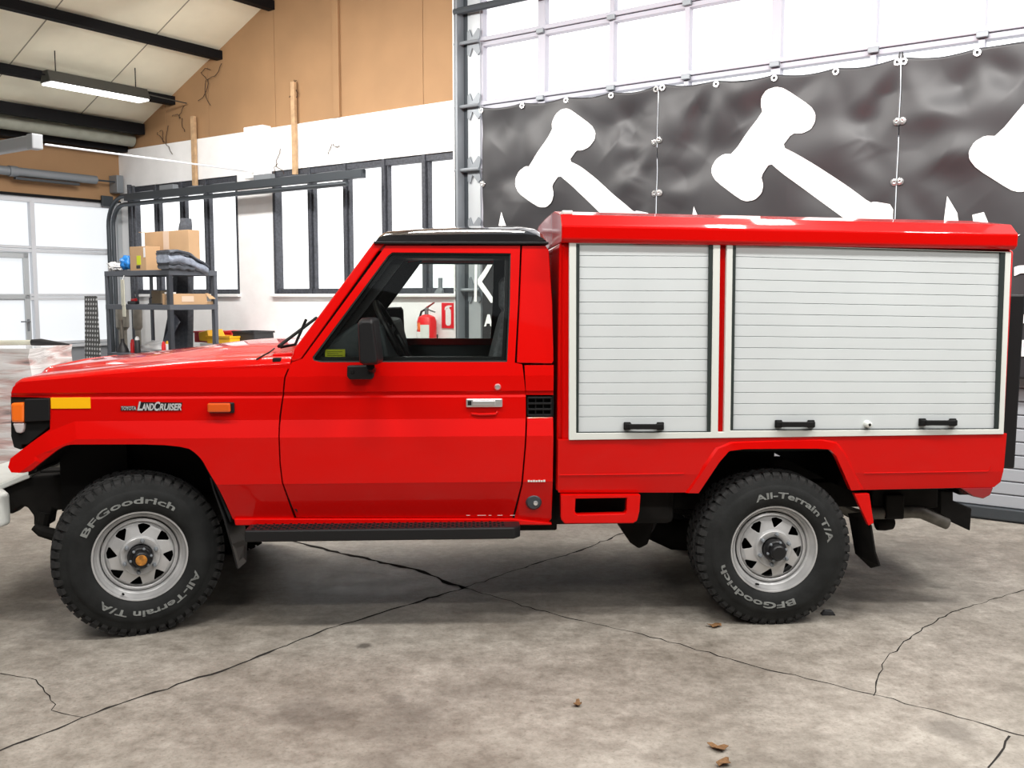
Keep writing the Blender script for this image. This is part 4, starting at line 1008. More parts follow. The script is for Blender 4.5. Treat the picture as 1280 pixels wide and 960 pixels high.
# red step and red bracket
me = solid(filled([bp(*p) for p in [(701, 619), (801.5, 619), (800, 640), (797, 652), (792, 655), (706, 655.5), (701.5, 650)]], [[bp(*p) for p in [(720, 624), (784, 623), (783.5, 640), (781, 642.5), (722, 644), (719, 641)]]]), lambda x, z: yb0+.01, .05); link('side_step', me, 'red', T, .006)
s0 = TR.at(719, 644, 0); s1 = TR.at(784, 643, 0); MB().box((s0.x-.03, .02, s0.z-.03), (s1.x+.03, .22, s0.z-.012)).build('step_tread', 'redm', T, bevel=.004)
me = solid(filled([bp(*p, 0) for p in [(1067.5, 617), (1087, 617), (1092.5, 654), (1086, 657.5)]]), lambda x, z: 0, .03); link('flap_bracket', me, 'red', T, .004)
# rear corner: lamp, tail board
tb = TR.at(1262, 540, .1)
rx = x_(1257, 545)
MB().prism([bp(*p) for p in [(1205, 611.5), (1247, 611), (1243, 621), (1234, 625.5), (1222, 623)]], .0, .12).build('rear_lamp', 'redlamp', T, bevel=.006)
zt_l, zb_l = z_(1270, 368, .35), z_(1262, 585, .35)
lad = MB()
xl0 = x_(1268, 400, .1)
a = TR.at(1279.5, 368, .12); b = TR.at(1266, 585, .12)
lad.hexa([(b.x-.08, .10, b.z), (b.x, .10, b.z), (b.x, .20, b.z), (b.x-.08, .20, b.z), (a.x-.10, .10, a.z), (a.x-.0, .10, a.z), (a.x-.0, .20, a.z), (a.x-.10, .20, a.z)])
lad.build('tail_board', 'blackp', T, bevel=.01); lad = MB()
lad.hexa([(b.x-.08, .75, b.z), (b.x, .75, b.z), (b.x, .85, b.z), (b.x-.08, .85, b.z), (a.x-.10, .75, a.z), (a.x-.0, .75, a.z), (a.x-.0, .85, a.z), (a.x-.10, .85, a.z)])
lad.build('tail_board', 'blackp', T, bevel=.01)
# --- wheels
M['tread'] = mat('tyre_tread', (.030, .030, .030), .85, noise=.45, nscale=30, spec=.2)
def arc_text(txt, r, a0, a1, par, size, y):
    me = text_mesh(txt, 1, 0, .022, .05); xs2 = [v.co.x for v in me.vertices]; x0, x1 = min(xs2), max(xs2)
    mode = a0 > a1
    for v in me.vertices:
        a = a0+(a1-a0)*(v.co.x-x0)/(x1-x0); rr = r+v.co.y*size
        v.co = (rr*cos(a), y-.0015*(1 if v.co.z > 0 else -1)+.5*abs(rr-.285)**2*4, rr*sin(a))
    return link('tyre_lettering', me, 'letter', par)
def wheel(cx, cy, cz, rz, Rt, t1, t2, badge, far=False):
    # local: outer face towards -y, axle along y; root part is the steel rim
    wd = .262
    # rim barrel and lip
    rb_ = MB()
    rb_.lathe([(.198, .02), (.205, .002), (.212, -.012), (.218, -.013), (.221, -.004), (.221, .004), (.214, .012)], 64)
    rb_.lathe([(.214, .012), (.221, -.004)], 64)
    rb_.lathe([(.206, -.004), (.197, .014), (.193, .03), (.186, .034), (.180, .05), (.176, .085), (.173, .12), (.173, .2)], 64)
    rim = rb_.build('wheel', 'silver', T, smooth=40)
    rim.location = (cx, cy, cz); rim.rotation_euler = (0, 0, rz)
    # disc with eight triangular holes
    hol = []
    for k in range(8):
        a = 2*pi*k/8+radians(-8)
        tri = [(.143, a-.13), (.147, a), (.143, a+.13), (.138, a+.15), (.106, a+.07), (.104, a+.04), (.133, a-.15)]
        hol.append([(r*cos(q), r*sin(q)) for r, q in [(.149, a-.20), (.153, a+.0), (.149, a+.16), (.143, a+.18), (.110, a+.12), (.103, a+.07), (.142, a-.22)]])
    ol = [(.174*cos(2*pi*k/64), .174*sin(2*pi*k/64)) for k in range(64)]; inn = [(.095*cos(2*pi*k/40), .095*sin(2*pi*k/40)) for k in range(40)]
    def yd(x, z): r = sqrt(x*x+z*z); return .055-.035*max(0, min(1, (.17-r)/.03))+.0*r+(.02*max(0, (.13-r)/.035) if r < .13 else 0)*-.4
    me = solid(filled(ol, hol+[inn]), yd, .006); link('wheel_disc', me, 'silver', rim, .0015)
    MB().lathe([(.176, .052), (.176, .036), (.166, .030), (.160, .034)], 64).build('disc_rim_bead', 'silver', rim, smooth=50)
    MB().lathe([(.096, .016), (.094, .0), (.088, -.006), (.070, -.004), (.060, .0), (.055, .012)], 48).build('hub_flange', 'silver', rim, smooth=40)
    MB().lathe([(.172, .13), (.05, .12), (.0, .12)], 32).build('brake_backing', 'blackm', rim)
    MB().lathe([(.055, .0), (.057, -.03), (.052, -.045), (.046, -.05), (.0, -.052)], 32).build('hub', 'blackp', rim, smooth=35)
    hc = MB().lathe([(.040, -.05), (.036, -.082), (.030, -.088), (.0, -.089)], 24).build('hub_cap', 'blackp', rim, smooth=35)
    bb = MB()
    for k in range(6):
        a = k*pi/3+.2; bb.lathe([(0, -.062), (.006, -.060), (.007, -.05)], 8, (.047*cos(a), 0, .047*sin(a)))
    bb.build('hub_bolts', 'grey', rim)
    if badge: MB().lathe([(0, -.092), (.024, -.092), (.027, -.087)], 24, (0, 0, 0)).build('hub_badge', 'hubo', rim)
    for k in range(6):
        a = k*pi/3+radians(22)
        MB().lathe([(0, -.030), (.006, -.030), (.0095, -.024), (.010, -.004)], 6, (.077*cos(a), 0, .077*sin(a))).build('lug_nut', 'grey', rim)
    MB().tube([(-.055*1.55, -.0, -.19*.93), (-.055*1.5, -.03, -.19*.9)], .005, 8).build('valve', 'blackm', rim)
    # tyre carcass
    ty = MB(); y0 = -.022
    pr = [(.205, .03), (.213, .005), (.222, y0+.008), (.240, y0-.004), (.262, y0-.010), (.300, y0-.010), (.318, y0-.007), (.322, y0-.004), (.330, y0-.0), (.350, y0+.004), (.366, y0+.014), (.378, y0+.03), (Rt-.012, y0+.05), (Rt-.010, y0+.13)]
    pr = pr+[(r, 2*(y0+.131)-h) for r, h in reversed(pr)]
    ty.lathe(pr, 96); tyre = ty.build('tyre', 'rubber', rim, smooth=40)
    # tread blocks
    tb_ = MB(); n = 52; yc = y0+.131
    def blk(a, da, ya, yb, r0, r1, sk=0):
        def P(r, q, y): return (r*cos(q), y, r*sin(q))
        v = []
        for r, g in ((r0, 1), (r1, .9)):
            v += [P(r, a-da*g+sk, ya), P(r, a+da*g+sk, ya), P(r, a+da*g-sk, yb), P(r, a-da*g-sk, yb)]
        tb_.hexa(v)
    for k in range(n):
        a = 2*pi*k/n; h = 2*pi/n
        ln = .012 if k % 2 else 0
        for s in (-1, 1):
            ye = yc+s*(.112); 
            blk(a, h*.36, min(ye, yc+s*.066), max(ye, yc+s*.066), Rt-.018, Rt, s*.012)
            # shoulder lug running down the sidewall
            q = h*.33
            P = lambda r, qq, y: (r*cos(qq), y, r*sin(qq))
            r_in = .345-(.012 if k % 2 else -.004)
            yo = yc+s*.131
            v = [P(r_in, a-q*.8, yo-s*.012), P(r_in, a+q*.8, yo-s*.012), P(r_in, a+q*.8, yo-s*.004), P(r_in, a-q*.8, yo-s*.004)]
            v2 = [P(.372, a-q, yo-s*.030), P(.372, a+q, yo-s*.030), P(.372, a+q, yo-s*.010), P(.372, a-q, yo-s*.010)]
            v3 = [P(Rt-.016, a-q, yo-s*.05), P(Rt-.016, a+q, yo-s*.05), P(Rt, a+q, yo-s*.022), P(Rt, a-q, yo-s*.022)]
            tb_.loft([v, v2, v3])
        blk(a+h*.5, h*.36, yc-.058, yc-.022, Rt-.018, Rt+.002, .02)
        blk(a+h*.0, h*.34, yc-.018, yc+.018, Rt-.018, Rt+.003, -.02)
        blk(a+h*.5, h*.36, yc+.022, yc+.058, Rt-.018, Rt+.002, .02)
    tb_.build('tread', 'tread', rim)
    if not far:
        for (txt, a0, a1) in (t1, t2): arc_text(txt, .263, radians(a0), radians(a1), rim, .043, y0-.0115)
    if far: rim.rotation_euler = (0, 0, rz+pi)
    return rim
fc_ = TR.at(175.5, 698.5, .01); rc_ = TR.at(967, 692.5, .01)
wheel(fc_.x, .0+.012, .392, radians(21), .392, ('BFGoodrich', 153, 54), ('All-Terrain T/A', -20, -133), True)
wheel(rc_.x, .012, .386, 0, .386, ('All-Terrain T/A', 113, 8), ('BFGoodrich', -68, -165), False)
wheel(fc_.x, W-.012, .392, radians(18), .392, None, None, True, far=True)
wheel(rc_.x, W-.012, .386, 0, .386, None, None, False, far=True)
fx, rx_ = fc_.x, rc_.x
# --- chassis and underbody
ch_ = MB()
for yy in (.42, 1.17):
    ch_.box((x_(40, 600, .4), yy, .62), (x_(330, 600, .4), yy+.1, .74)); ch_.box((x_(300, 600, .4), yy, .50), (x_(1140, 600, .4), yy+.1, .64))
    ch_.box((x_(1100, 600, .4), yy, .60), (x_(1205, 600, .4), yy+.1, .72))
for px_ in (330, 520, 700, 850, 1080, 1200): ch_.box((x_(px_, 640, .4), .42, .56), (x_(px_, 640, .4)+.08, 1.27, .64))
ch_.build('chassis_frame', 'chassis', T, bevel=.008)
MB().box((x_(300, 600), .14, .46), (x_(700, 600), W-.14, .56)).build('underbody_skid', 'chassis', T, bevel=.01)
MB().box((x_(690, 640), .12, .49), (x_(850, 640), W-.12, .72)).build('fuel_tank', 'chassis', T, bevel=.03)
MB().box((xl+.02, .10, .70), (x_(870, 600), W-.10, A[0].z+.01)).build('box_floor', 'blackm', T)
MB().box((x_(1070, 600), .10, .66), (x_(1195, 600), W-.10, A[0].z+.01)).build('box_floor', 'blackm', T)
MB().box((x_(870, 600), .05, z_(960, 566, 0)), (x_(1070, 600), W-.05, A[0].z+.01)).build('box_floor', 'blackm', T)
MB().box((x_(870, 600), .40, .62), (x_(1000, 600), W-.40, z_(960, 560))).build('wheel_house', 'blackm', T)
# engine bay sides and inner arches
MB().box((x_(66, 560), .34, .66), (x_(345, 560), W-.34, 1.12)).build('engine_bay', 'blackm', T)
MB().box((x_(40, 560), .30, .55), (x_(130, 560), W-.30, .95)).build('radiator_crossmember', 'blackm', T)
for yy in (.03, W-.36):
    ia = [TR.at(*p) for p in [(32, 596), (60, 568), (84, 553), (226, 553), (246, 568), (268, 612), (286, 655)]]
    o_ = [(p.x, p.z) for p in ia]; i2 = [(x*1.0, z+.03) for x, z in reversed(o_)]
    MB().prism(o_+i2, yy, yy+.33).build('wheel_arch_liner', 'blackm', T)
# axles, springs
for xx, off in ((fx, 0), (rx_, 0)):
    ax_ = MB(); ax_.tube([(xx, .2, .40), (xx, W-.2, .40)], .045, 14); ax_.tube([(xx, W/2-.2+.15, .40), (xx, W/2-.08+.15, .40), (xx, W/2+.08+.15, .40), (xx, W/2+.2+.15, .40)], [.06, .15, .15, .06], 16)
    ax_.build('axle', 'chassis', T, smooth=40)
for c0, c1 in ((rx_-.65, rx_+.62), (fx-.55, fx+.55)):
    for yy in (.44, 1.19):
        sp_ = MB()
        for k in range(5):
            e = .1*k; path = [(c0+e+(c1-c0-2*e)*t, 0, .44-.012*k+.16*(2*t-1)**2*((1-.16*k)**2)) for t in [i/12 for i in range(13)]]
            sp_.loft([[(x, yy, z), (x, yy+.06, z), (x, yy+.06, z+.01), (x, yy, z+.01)] for x, _, z in path])
        sp_.build('leaf_spring', 'chassis', T)
# things below the nose: steering rod, damper, hanger
ns = MB()
q = [TR.at(*p, .36) for p in [(28, 612), (50, 608), (75, 640), (62, 650), (58, 640), (48, 628), (36, 632), (25, 637)]]
ns.prism([(p.x, p.z) for p in [TR.at(*p, .36) for p in [(0, 612), (36, 594), (120, 590), (120, 630), (75, 636), (70, 634), (66, 642), (64, 655), (46, 655), (46, 643), (38, 632), (31, 631), (20, 640), (-4, 642)]]], .32, .42)
ns.build('spring_hanger', 'chassis', T, bevel=.01)
dr = [TR.at(*p, .30) for p in [(43, 658), (52, 664), (66, 668), (90, 676)]]
MB().tube([tuple(p) for p in dr], [.022, .03, .032, .03], 10).build('steering_damper', 'chassis', T, smooth=True)
lk = [TR.at(*p, .33) for p in [(56, 640), (54, 650), (52, 662)]]
MB().tube([tuple(p) for p in lk], .035, 10).build('shackle', 'chassis', T)
# front prop shaft / gearbox bulge
g0 = TR.at(640, 640, W/2)
MB().tube([(x_(430, 600), W/2+.1, .56), (x_(560, 600), W/2+.1, .54)], [.12, .14], 16).build('gearbox', 'chassis', T, smooth=40)
d_ = [TR.at(*p, .45) for p in [(775, 655), (785, 672), (800, 683), (812, 675), (815, 655)]]
MB().prism([(p.x, p.z) for p in [TR.at(*p, .45) for p in [(768, 640), (775, 660), (786, 676), (797, 683.5), (808, 678), (815, 655), (815, 640)]]], .40, .55).build('spring_hanger', 'chassis', T, bevel=.012)
MB().tube([tuple(TR.at(815, 655, .9)), tuple(TR.at(842, 668, .9)), tuple(TR.at(900, 672, .9))], .09, 12).build('silencer', 'chassis', T, smooth=40)
# mud flaps
me = solid(filled([tp(*p, y=.03) for p in [(263, 600), (272, 610), (291, 648), (309, 657), (309, 680), (306, 705), (300, 711), (295, 711), (285, 675), (270, 630)]]), lambda x, z: .03, .008)
for v in me.vertices: v.co.y += 0
flp = MB()
F1 = [TR.at(*p, .02) for p in [(262, 597), (266, 612), (279, 648), (288, 680), (296, 711)]]; F2 = [TR.at(*p, .30) for p in [(275, 597), (290, 620), (305, 650), (309, 672), (308, 700)]]
flp.loft([[(a.x, .02, a.z), (a.x+.008, .02, a.z), (b.x+.008, .27, b.z), (b.x, .27, b.z)] for a, b in zip(F1, F2)])
flp.build('mud_flap', 'blackp', T)
F1 = [TR.at(*p, .02) for p in [(1078, 640), (1088, 657), (1093, 690), (1099, 707)]]; F2 = [TR.at(*p, .30) for p in [(1057, 640), (1060, 655), (1066, 690), (1085, 708)]]
fr2 = MB().loft([[(a.x, .02, a.z), (a.x+.008, .02, a.z), (b.x+.008, .27, b.z), (b.x, .27, b.z)] for a, b in zip(F1, F2)]); fr2.build('mud_flap', 'chassis', T)
# exhaust, hitch and rear rails
ex_ = [TR.at(*p, .28) for p in [(1085, 641), (1110, 641), (1140, 640), (1152, 641), (1165, 647), (1184, 655)]]
eo = MB().tube([tuple(p) for p in ex_], [.034, .034, .032, .032, .030, .030], 14).build('exhaust_pipe', 'exh', T, smooth=40)
br_ = MB(); p0 = TR.at(1088, 616, .3); p1 = TR.at(1170, 634, .3); br_.box((p0.x, .28, p1.z), (p1.x, .5, p0.z+.05)); br_.box((p0.x+.06, .24, p1.z-.05), (p0.x+.16, .30, p0.z)); br_.build('rear_crossmember', 'chassis', T, bevel=.008)
MB().prism([(p.x, p.z) for p in [TR.at(*p, .5) for p in [(1170, 612), (1186, 612), (1186, 624), (1209, 633), (1207, 661), (1184, 650), (1170, 640)]]], .45, W-.45).build('tow_hitch', 'chassis', T, bevel=.006)
MB().tube([tuple(TR.at(1095, 655, .5)), tuple(TR.at(1106, 653, .5)), tuple(TR.at(1116, 655, .5))], [.035, .045, .03], 12).build('shackle', 'chassis', T, smooth=40)
MB().tube([tuple(TR.at(1040, 628, .45)), tuple(TR.at(1062, 640, .45)), tuple(TR.at(1090, 648, .45))], .03, 10).build('shock_absorber', 'exh', T, smooth=True)

# ================================================================== THINGS IN THE HALL
M['shelfm'] = mat('shelf_grey_steel', (.10, .11, .13), .5, metal=.2)
M['card'] = mat('cardboard', (.56, .36, .20), .8, noise=.1, nscale=4)
M['cardd'] = mat('brown_cardboard', (.26, .20, .13), .8, noise=.1, nscale=4)
M['tape'] = mat('packing_tape', (.68, .52, .40), .35)
M['bluebag'] = mat('blue_plastic_bag', (.03, .25, .72), .35, noise=.3, nscale=12, bump=.6, bscale=18)
M['whitep'] = mat('white_plastic', (.82, .82, .82), .4)
M['beigep'] = mat('beige_plastic', (.66, .66, .55), .5, noise=.15)
M['blk'] = mat('black_item', (.02, .02, .022), .5)
M['felt'] = mat('grey_felt', (.10, .11, .13), .95, noise=.3, nscale=30)
M['feltl'] = mat('light_grey_felt', (.30, .34, .42), .95, noise=.3, nscale=30)
M['redp'] = mat('red_plastic', (.72, .015, .02), .4)
M['yelp'] = mat('yellow_plastic', (.90, .50, .02), .4)
M['signred'] = mat('sign_red', (.70, .02, .03), .4)
M['pipeb'] = mat('weathered_pipe', (.30, .28, .24), .5, metal=.4, noise=.3)
SO = Vector((0, 0, CH))+ray(212, 370)*(10.0/ray(212, 370).y); SO.z = 0
SF = Frame(SO, WA.a)
def place(name, F, loc, label, cat, group=None): return thing(name, F.w(*loc), F.a, label, cat, group)
zs1, zs2, zs3 = SF.at(212, 337).z, SF.at(212, 381).z, SF.at(212, 445).z
LX, LY = 1.17, .60
sh = place('shelving_unit', SF, (0, 0, 0), 'dark grey steel shelving unit with loaded shelves in the left corner of the hall', 'shelf')
for x in (-LX, -.05):
    for y in (0, LY-.045):
        mb = MB(); mb.box((x, y, 0), (x+.05, y+.006, zs1)); mb.box((x if x < -.5 else x+.044, y, 0), (x+.006 if x < -.5 else x+.05, y+.045, zs1)); 
        mb.box((x, y, 0), (x+.05, y+.045, zs1-.05)) if y == 0 and x > -.5 else None
        mb.build('leg', 'shelfm', sh)
for z in (zs1, zs2, zs3, .62, .2):
    s = MB().box((-LX+.006, .006, z-.012), (-.006, LY-.006, z-.0)).build('shelf_board', 'cardd' if False else 'shelfm', sh)
    mb = MB(); t = .055
    mb.box((-LX, -.004, z-t), (0, .012, z)); mb.box((-LX, LY-.012, z-t), (0, LY+.004, z)); mb.box((-.012, 0, z-t), (.004, LY, z)); mb.box((-LX-.004, 0, z-t), (-LX+.012, LY, z)); mb.build('shelf_rail', 'shelfm', s, bevel=.003)
def sx_(px, y, py=370): return SF.at(px, py, y).x
def sz_(py, px, y): return SF.at(px, py, y).z
# big carton
y = .36; x0, x1 = sx_(183, y), sx_(238, y); zt = sz_(288.5, 212, y)
c = place('cardboard_box', SF, ((x0+x1)/2, y+.11, zs1), 'large tan cardboard box with pale tape, standing on top of the shelving unit', 'box'); hw = (x1-x0)/2; h = zt-zs1
MB().box((-hw, -.11, 0), (hw, .03, h)).build('carton', 'card', c, bevel=.004)
MB().box((-.05, -.112, h-.20), (.05, -.109, h+.001)).build('tape', 'tape', c)
MB().hexa([(-hw-.06, -.14, h+.0), (-hw+.01, -.14, h-.005), (-hw+.01, .02, h-.005), (-hw-.06, .02, h+.0), (-hw-.06, -.14, h+.006), (-hw+.01, -.14, h+.002), (-hw+.01, .02, h+.002), (-hw-.06, .02, h+.006)]).build('flap', 'card', c)
# small carton
y = .12; x0, x1 = sx_(164, y), sx_(184, y); zt = sz_(308, 174, y)
c = place('cardboard_box', SF, ((x0+x1)/2, y+.09, zs1), 'small tan carton with a yellow label beside the blue bag on the top shelf', 'box'); hw = (x1-x0)/2; h = zt-zs1
MB().box((-hw, -.09, 0), (hw, .09, h)).build('carton', 'card', c, bevel=.003)
MB().box((-.02, -.092, h*.25), (.055, -.089, h*.62)).build('yellow_label', 'yellows', c)
MB().box((-.03, -.0925, h*.1), (.04, -.0895, h*.22)).build('dark_print', 'blk', c)
MB().box((hw-.04, -.0925, h*.55), (hw-.01, -.0895, h*.95)).build('white_label', 'whitep', c)
def blob(name, m, r, loc, label, cat, F=SF, seed=1, amp=.18, sq=(1, 1, 1), par=None):
    rnd = random.Random(seed); bm = bmesh.new(); bmesh.ops.create_icosphere(bm, subdivisions=3, radius=1)
    ph = [(rnd.uniform(0, 6), rnd.uniform(2, 6)) for _ in range(6)]
    for v in bm.verts:
        c = v.co.copy(); k = 1+amp*(sin(c.x*ph[0][1]+ph[0][0])*sin(c.y*ph[1][1]+ph[1][0])+.6*sin(c.z*ph[2][1]*2+c.x*4+ph[2][0])+.4*rnd.uniform(-.5, .5))
        v.co = Vector((c.x*r*sq[0], c.y*r*sq[1], max(c.z*r*sq[2], -r*sq[2]*.75)))*k
    me = bpy.data.meshes.new(name)
    mz = min(v.co.z for v in bm.verts)
    for v in bm.verts: v.co.z -= mz
    bm.to_mesh(me); bm.free(); o = link(name, me, m, par, smooth=60)
    if label: o.location = F.w(*loc); o.rotation_euler = (0, 0, F.a); tag(o, label, cat)
    return o
blob('plastic_bag', 'bluebag', .078, (sx_(155.5, .1), .15, zs1+.012), 'crumpled bright blue plastic bag on the top shelf', 'bag', seed=2, sq=(.95, .9, 1.05))
blob('crumpled_wrapping', 'whitep', .075, (sx_(139, .15), .2, zs1+.0), 'crumpled white packing material at the left end of the top shelf', 'wrapping', seed=5, sq=(1.0, .8, .7), amp=.3)
o = MB().box((-.09, -.06, 0), (.09, .06, .012)).build('black_tray', 'blk', bevel=.004); o.location = SF.w(sx_(155, .1), .12, zs1); o.rotation_euler = (0, 0, SF.a); tag(o, 'flat black tray under the blue bag on the top shelf', 'tray')
# folded blankets
def slab(F, x0, x1, y0, y1, z0, z1, droop, seed):
    mb = MB(); n = 14; rnd = random.Random(seed); top = []; 
    secs = []
    for i in range(n+1):
        t = i/n; x = x0+(x1-x0)*t; dz = -droop*max(0, t-.35)**1.3*2+.006*sin(t*19+seed)
        ring = []
        for k in range(16):
            a = 2*pi*k/16; cy = (y0+y1)/2+(y1-y0)/2*max(-1, min(1, 1.25*cos(a))); cz = (z0+z1)/2+(z1-z0)/2*max(-1, min(1, 1.25*sin(a)))
            ring.append((x, cy+.006*sin(3*a+t*9), cz+dz))
        secs.append(ring)
    return mb.loft(secs)
bl = thing('folded_blankets', SF.w(.05, -.03, zs1), SF.a+pi/2, 'stack of folded dark and light grey blankets at the right end of the top shelf', 'blanket')
bw = -sx_(198, .02)
slab(SF, .0, .33, .0, .20, .0, .05, .01, 1).build('blanket_layer', 'felt', bl, smooth=60)
slab(SF, .0, .38, .0, .21, .045, .10, .03, 2).build('blanket_layer', 'felt', bl, smooth=60)
slab(SF, -.01, .47, -.02, .20, .07, .15, .10, 3).build('blanket_layer', 'feltl', bl, smooth=60)
slab(SF, .0, .25, .0, .22, .14, .18, .01, 6).build('blanket_layer', 'felt', bl, smooth=60)
slab(SF, .0, .48, -.02, .21, .17, .205, .13, 4).build('blanket_layer', 'felt', bl, smooth=60)
# tall dark folded thing behind the shelf
q0 = WA.at(240, 275, -.9); 
dk = place('folded_cover', WA, (WA.at(229, 350, -.90).x, -.90, 0), 'tall dark grey folded cover standing behind the shelving unit', 'cover')
zt_ = WA.at(238, 273, -.90).z
mb = MB(); secs = []
for z, xa_, xb_ in ((0, -.45, .12), (.9, -.42, .10), (1.5, -.20, .14), (1.9, -.10, .16), (2.2, -.05, .15), (zt_-.3, -.02, .14), (zt_-.08, .03, .16), (zt_, .08, .15)):
    secs.append([(xa_, -.06, z), ((xa_+xb_)/2, -.09, z), (xb_, -.05, z), (xb_, .03, z), (xa_, .03, z)])
mb.loft(secs).build('cover_body', 'felt', dk, bevel=.01)
mb = MB(); mb.loft([[(-.4+.09*k, -.10, .95+.12*k), (-.3+.09*k, -.115, .95+.1*k), (-.3+.09*k, -.095, .95+.1*k), (-.4+.09*k, -.085, .95+.12*k)] for k in range(5)]); mb.build('pale_strap', 'feltl', dk)
# mid shelf
y = .25
c = place('cardboard_box', SF, (sx_(193, y), y+.1, zs2), 'dark brown open carton on the middle shelf left of the front post', 'box'); MB().box((-.085, -.08, 0), (.085, .08, .15)).build('carton', 'cardd', c, bevel=.003)
c = place('cardboard_box', SF, (-.17, .25, zs2), 'light tan carton on the middle shelf, right of the front post', 'box')
MB().box((-.0, -.22, 0), (.16, .22, .115)).build('carton', 'card', c, bevel=.003); MB().box((.162, -.1, .03), (.164, .05, .09)).build('tape', 'tape', c)
MB().hexa([(.16, .20, .115), (.20, .22, .06), (.20, .30, .06), (.16, .24, .115), (.158, .20, .12), (.198, .22, .066), (.198, .30, .066), (.158, .24, .12)]).build('flap', 'card', c)
c = tag(MB().box((-.03, -.05, 0), (.03, .05, .13)).build('white_carton', 'whitep', bevel=.003), 'narrow white carton on the middle shelf beside the front post', 'box'); c.location = SF.w(-.10, .08, zs2+.001); c.rotation_euler = (0, 0, SF.a)
for k in range(2):
    o = MB().box((-.07, -.09, 0), (.04, .08, .016)).build('wood_offcut', 'wood', bevel=.002); o.location = SF.w(-.06, .53-.01*k, zs2+.001+.017*k); o.rotation_euler = (0, 0, SF.a+.1*k)
    tag(o, ['flat wood offcut under another at the right end of the middle shelf', 'flat wood offcut lying on top at the right end of the middle shelf'][k], 'wood')
tl = place('hand_tool', SF, (sx_(163, .08), .1, zs2), 'red and black hand tool lying at the left of the middle shelf', 'tool')
MB().box((-.05, -.03, 0), (.09, .03, .035)).build('tool_body', 'blk', tl, bevel=.008); MB().tube([(.0, 0, .045), (.07, 0, .05)], .018, 10).build('red_grip', 'redp', tl, smooth=True)
o = tag(MB().tube([(-.09, 0, .008), (-.09, 0, .07), (-.05, 0, .075)], .007, 8).build('wire_handle', 'blk', smooth=True), 'thin black wire handle on the middle shelf in front of the dark carton', 'handle'); o.location = SF.w(sx_(190, .05), .08, zs2); o.rotation_euler = (0, 0, SF.a)
o = tag(MB().box((-.12, -.06, 0), (.06, .04, .012)).build('flat_black_part', 'blk', bevel=.003), 'flat black plate on the middle shelf below the dark carton', 'part'); o.location = SF.w(sx_(196, .05), .08, zs2); o.rotation_euler = (0, 0, SF.a)
# pale tag hanging in front
tg = place('hanging_tag', SF, (sx_(155, -.02), -.03, sz_(396, 155, -.03)), 'long pale plastic strip hanging in front of the middle shelf', 'strip')
MB().box((-.03, -.008, .12), (.035, 0, .40)).build('strip_upper', 'beigep', tg, bevel=.004); MB().box((-.02, -.006, 0), (.04, .002, .16)).build('strip_lower', 'beigep', tg, bevel=.004)
MB().tube([(0, 0, .40), (0, .02, zs1-sz_(396, 155, -.03)-.05)], .003, 6).build('string', 'whitep', tg)
# lower shelf
def can(px, y, r, h, m, label, cap, F=SF, zb=None):
    zb = zs3 if zb is None else zb
    t = place('spray_can', F, (sx_(px, y), y, zb), label, 'can')
    MB().lathe([(0, 0), (r, 0), (r, h*.72), (r*.8, h*.78), (r*.78, h*.78)], 20, axis='z').build('can_body', m, t, smooth=40)
    MB().lathe([(r*.78, h*.78), (r*.75, h*.9), (r*.35, h), (0, h)], 20, axis='z').build('can_cap', cap, t, smooth=40)
can(163.5, .12, .024, .15, 'redp', 'short red spray can on the lower shelf', 'redp'); can(169.5, .09, .030, .185, 'blk', 'black spray can with pale tip beside the red one', 'whitep')
can(202.5, .06, .022, .145, 'redp', 'slim can with red cap next to the yellow-capped one on the lower shelf', 'redp'); can(207.5, .10, .026, .15, 'whitep', 'white can with a yellow cap behind the front post', 'yelp')
fn_ = place('funnel', SF, (sx_(151, .1), .1, zs3), 'black upturned funnel with a long grey spout on the lower shelf', 'funnel')
MB().lathe([(.065, 0), (.06, .04), (.022, .11), (.018, .16)], 20, axis='z').build('cone', 'blk', fn_, smooth=40); MB().tube([(0, 0, .15), (-.02, 0, .36)], [.02, .026], 12).build('spout', 'pipeb', fn_, smooth=40)
blob('plastic_bag', 'whitep', .13, (sx_(190, .25), .25, zs3), 'crumpled white plastic bag on the lower shelf behind the cans', 'bag', seed=9, sq=(1.3, .8, .5), amp=.2)
for i, (px, y, zz0, zz1, r, lab) in enumerate([(152, .75, .2, 1.5, .05, 'left of two weathered exhaust pipes standing behind the shelving unit'), (171, .8, .1, 1.52, .035, 'right of two weathered exhaust pipes standing behind the shelving unit')]):
    t = place('exhaust_part', SF, (sx_(px, y), y, 0), lab, 'pipe'); MB().tube([(0, 0, 0), (0, 0, zz1)], r, 14).build('pipe', 'pipeb', t, smooth=40); MB().tube([(0, 0, 1.22), (0, 0, 1.26), (0, 0, 1.5)], [r*.9, r*1.6, r*1.6], 14).build('flare', 'pipeb', t, smooth=40)
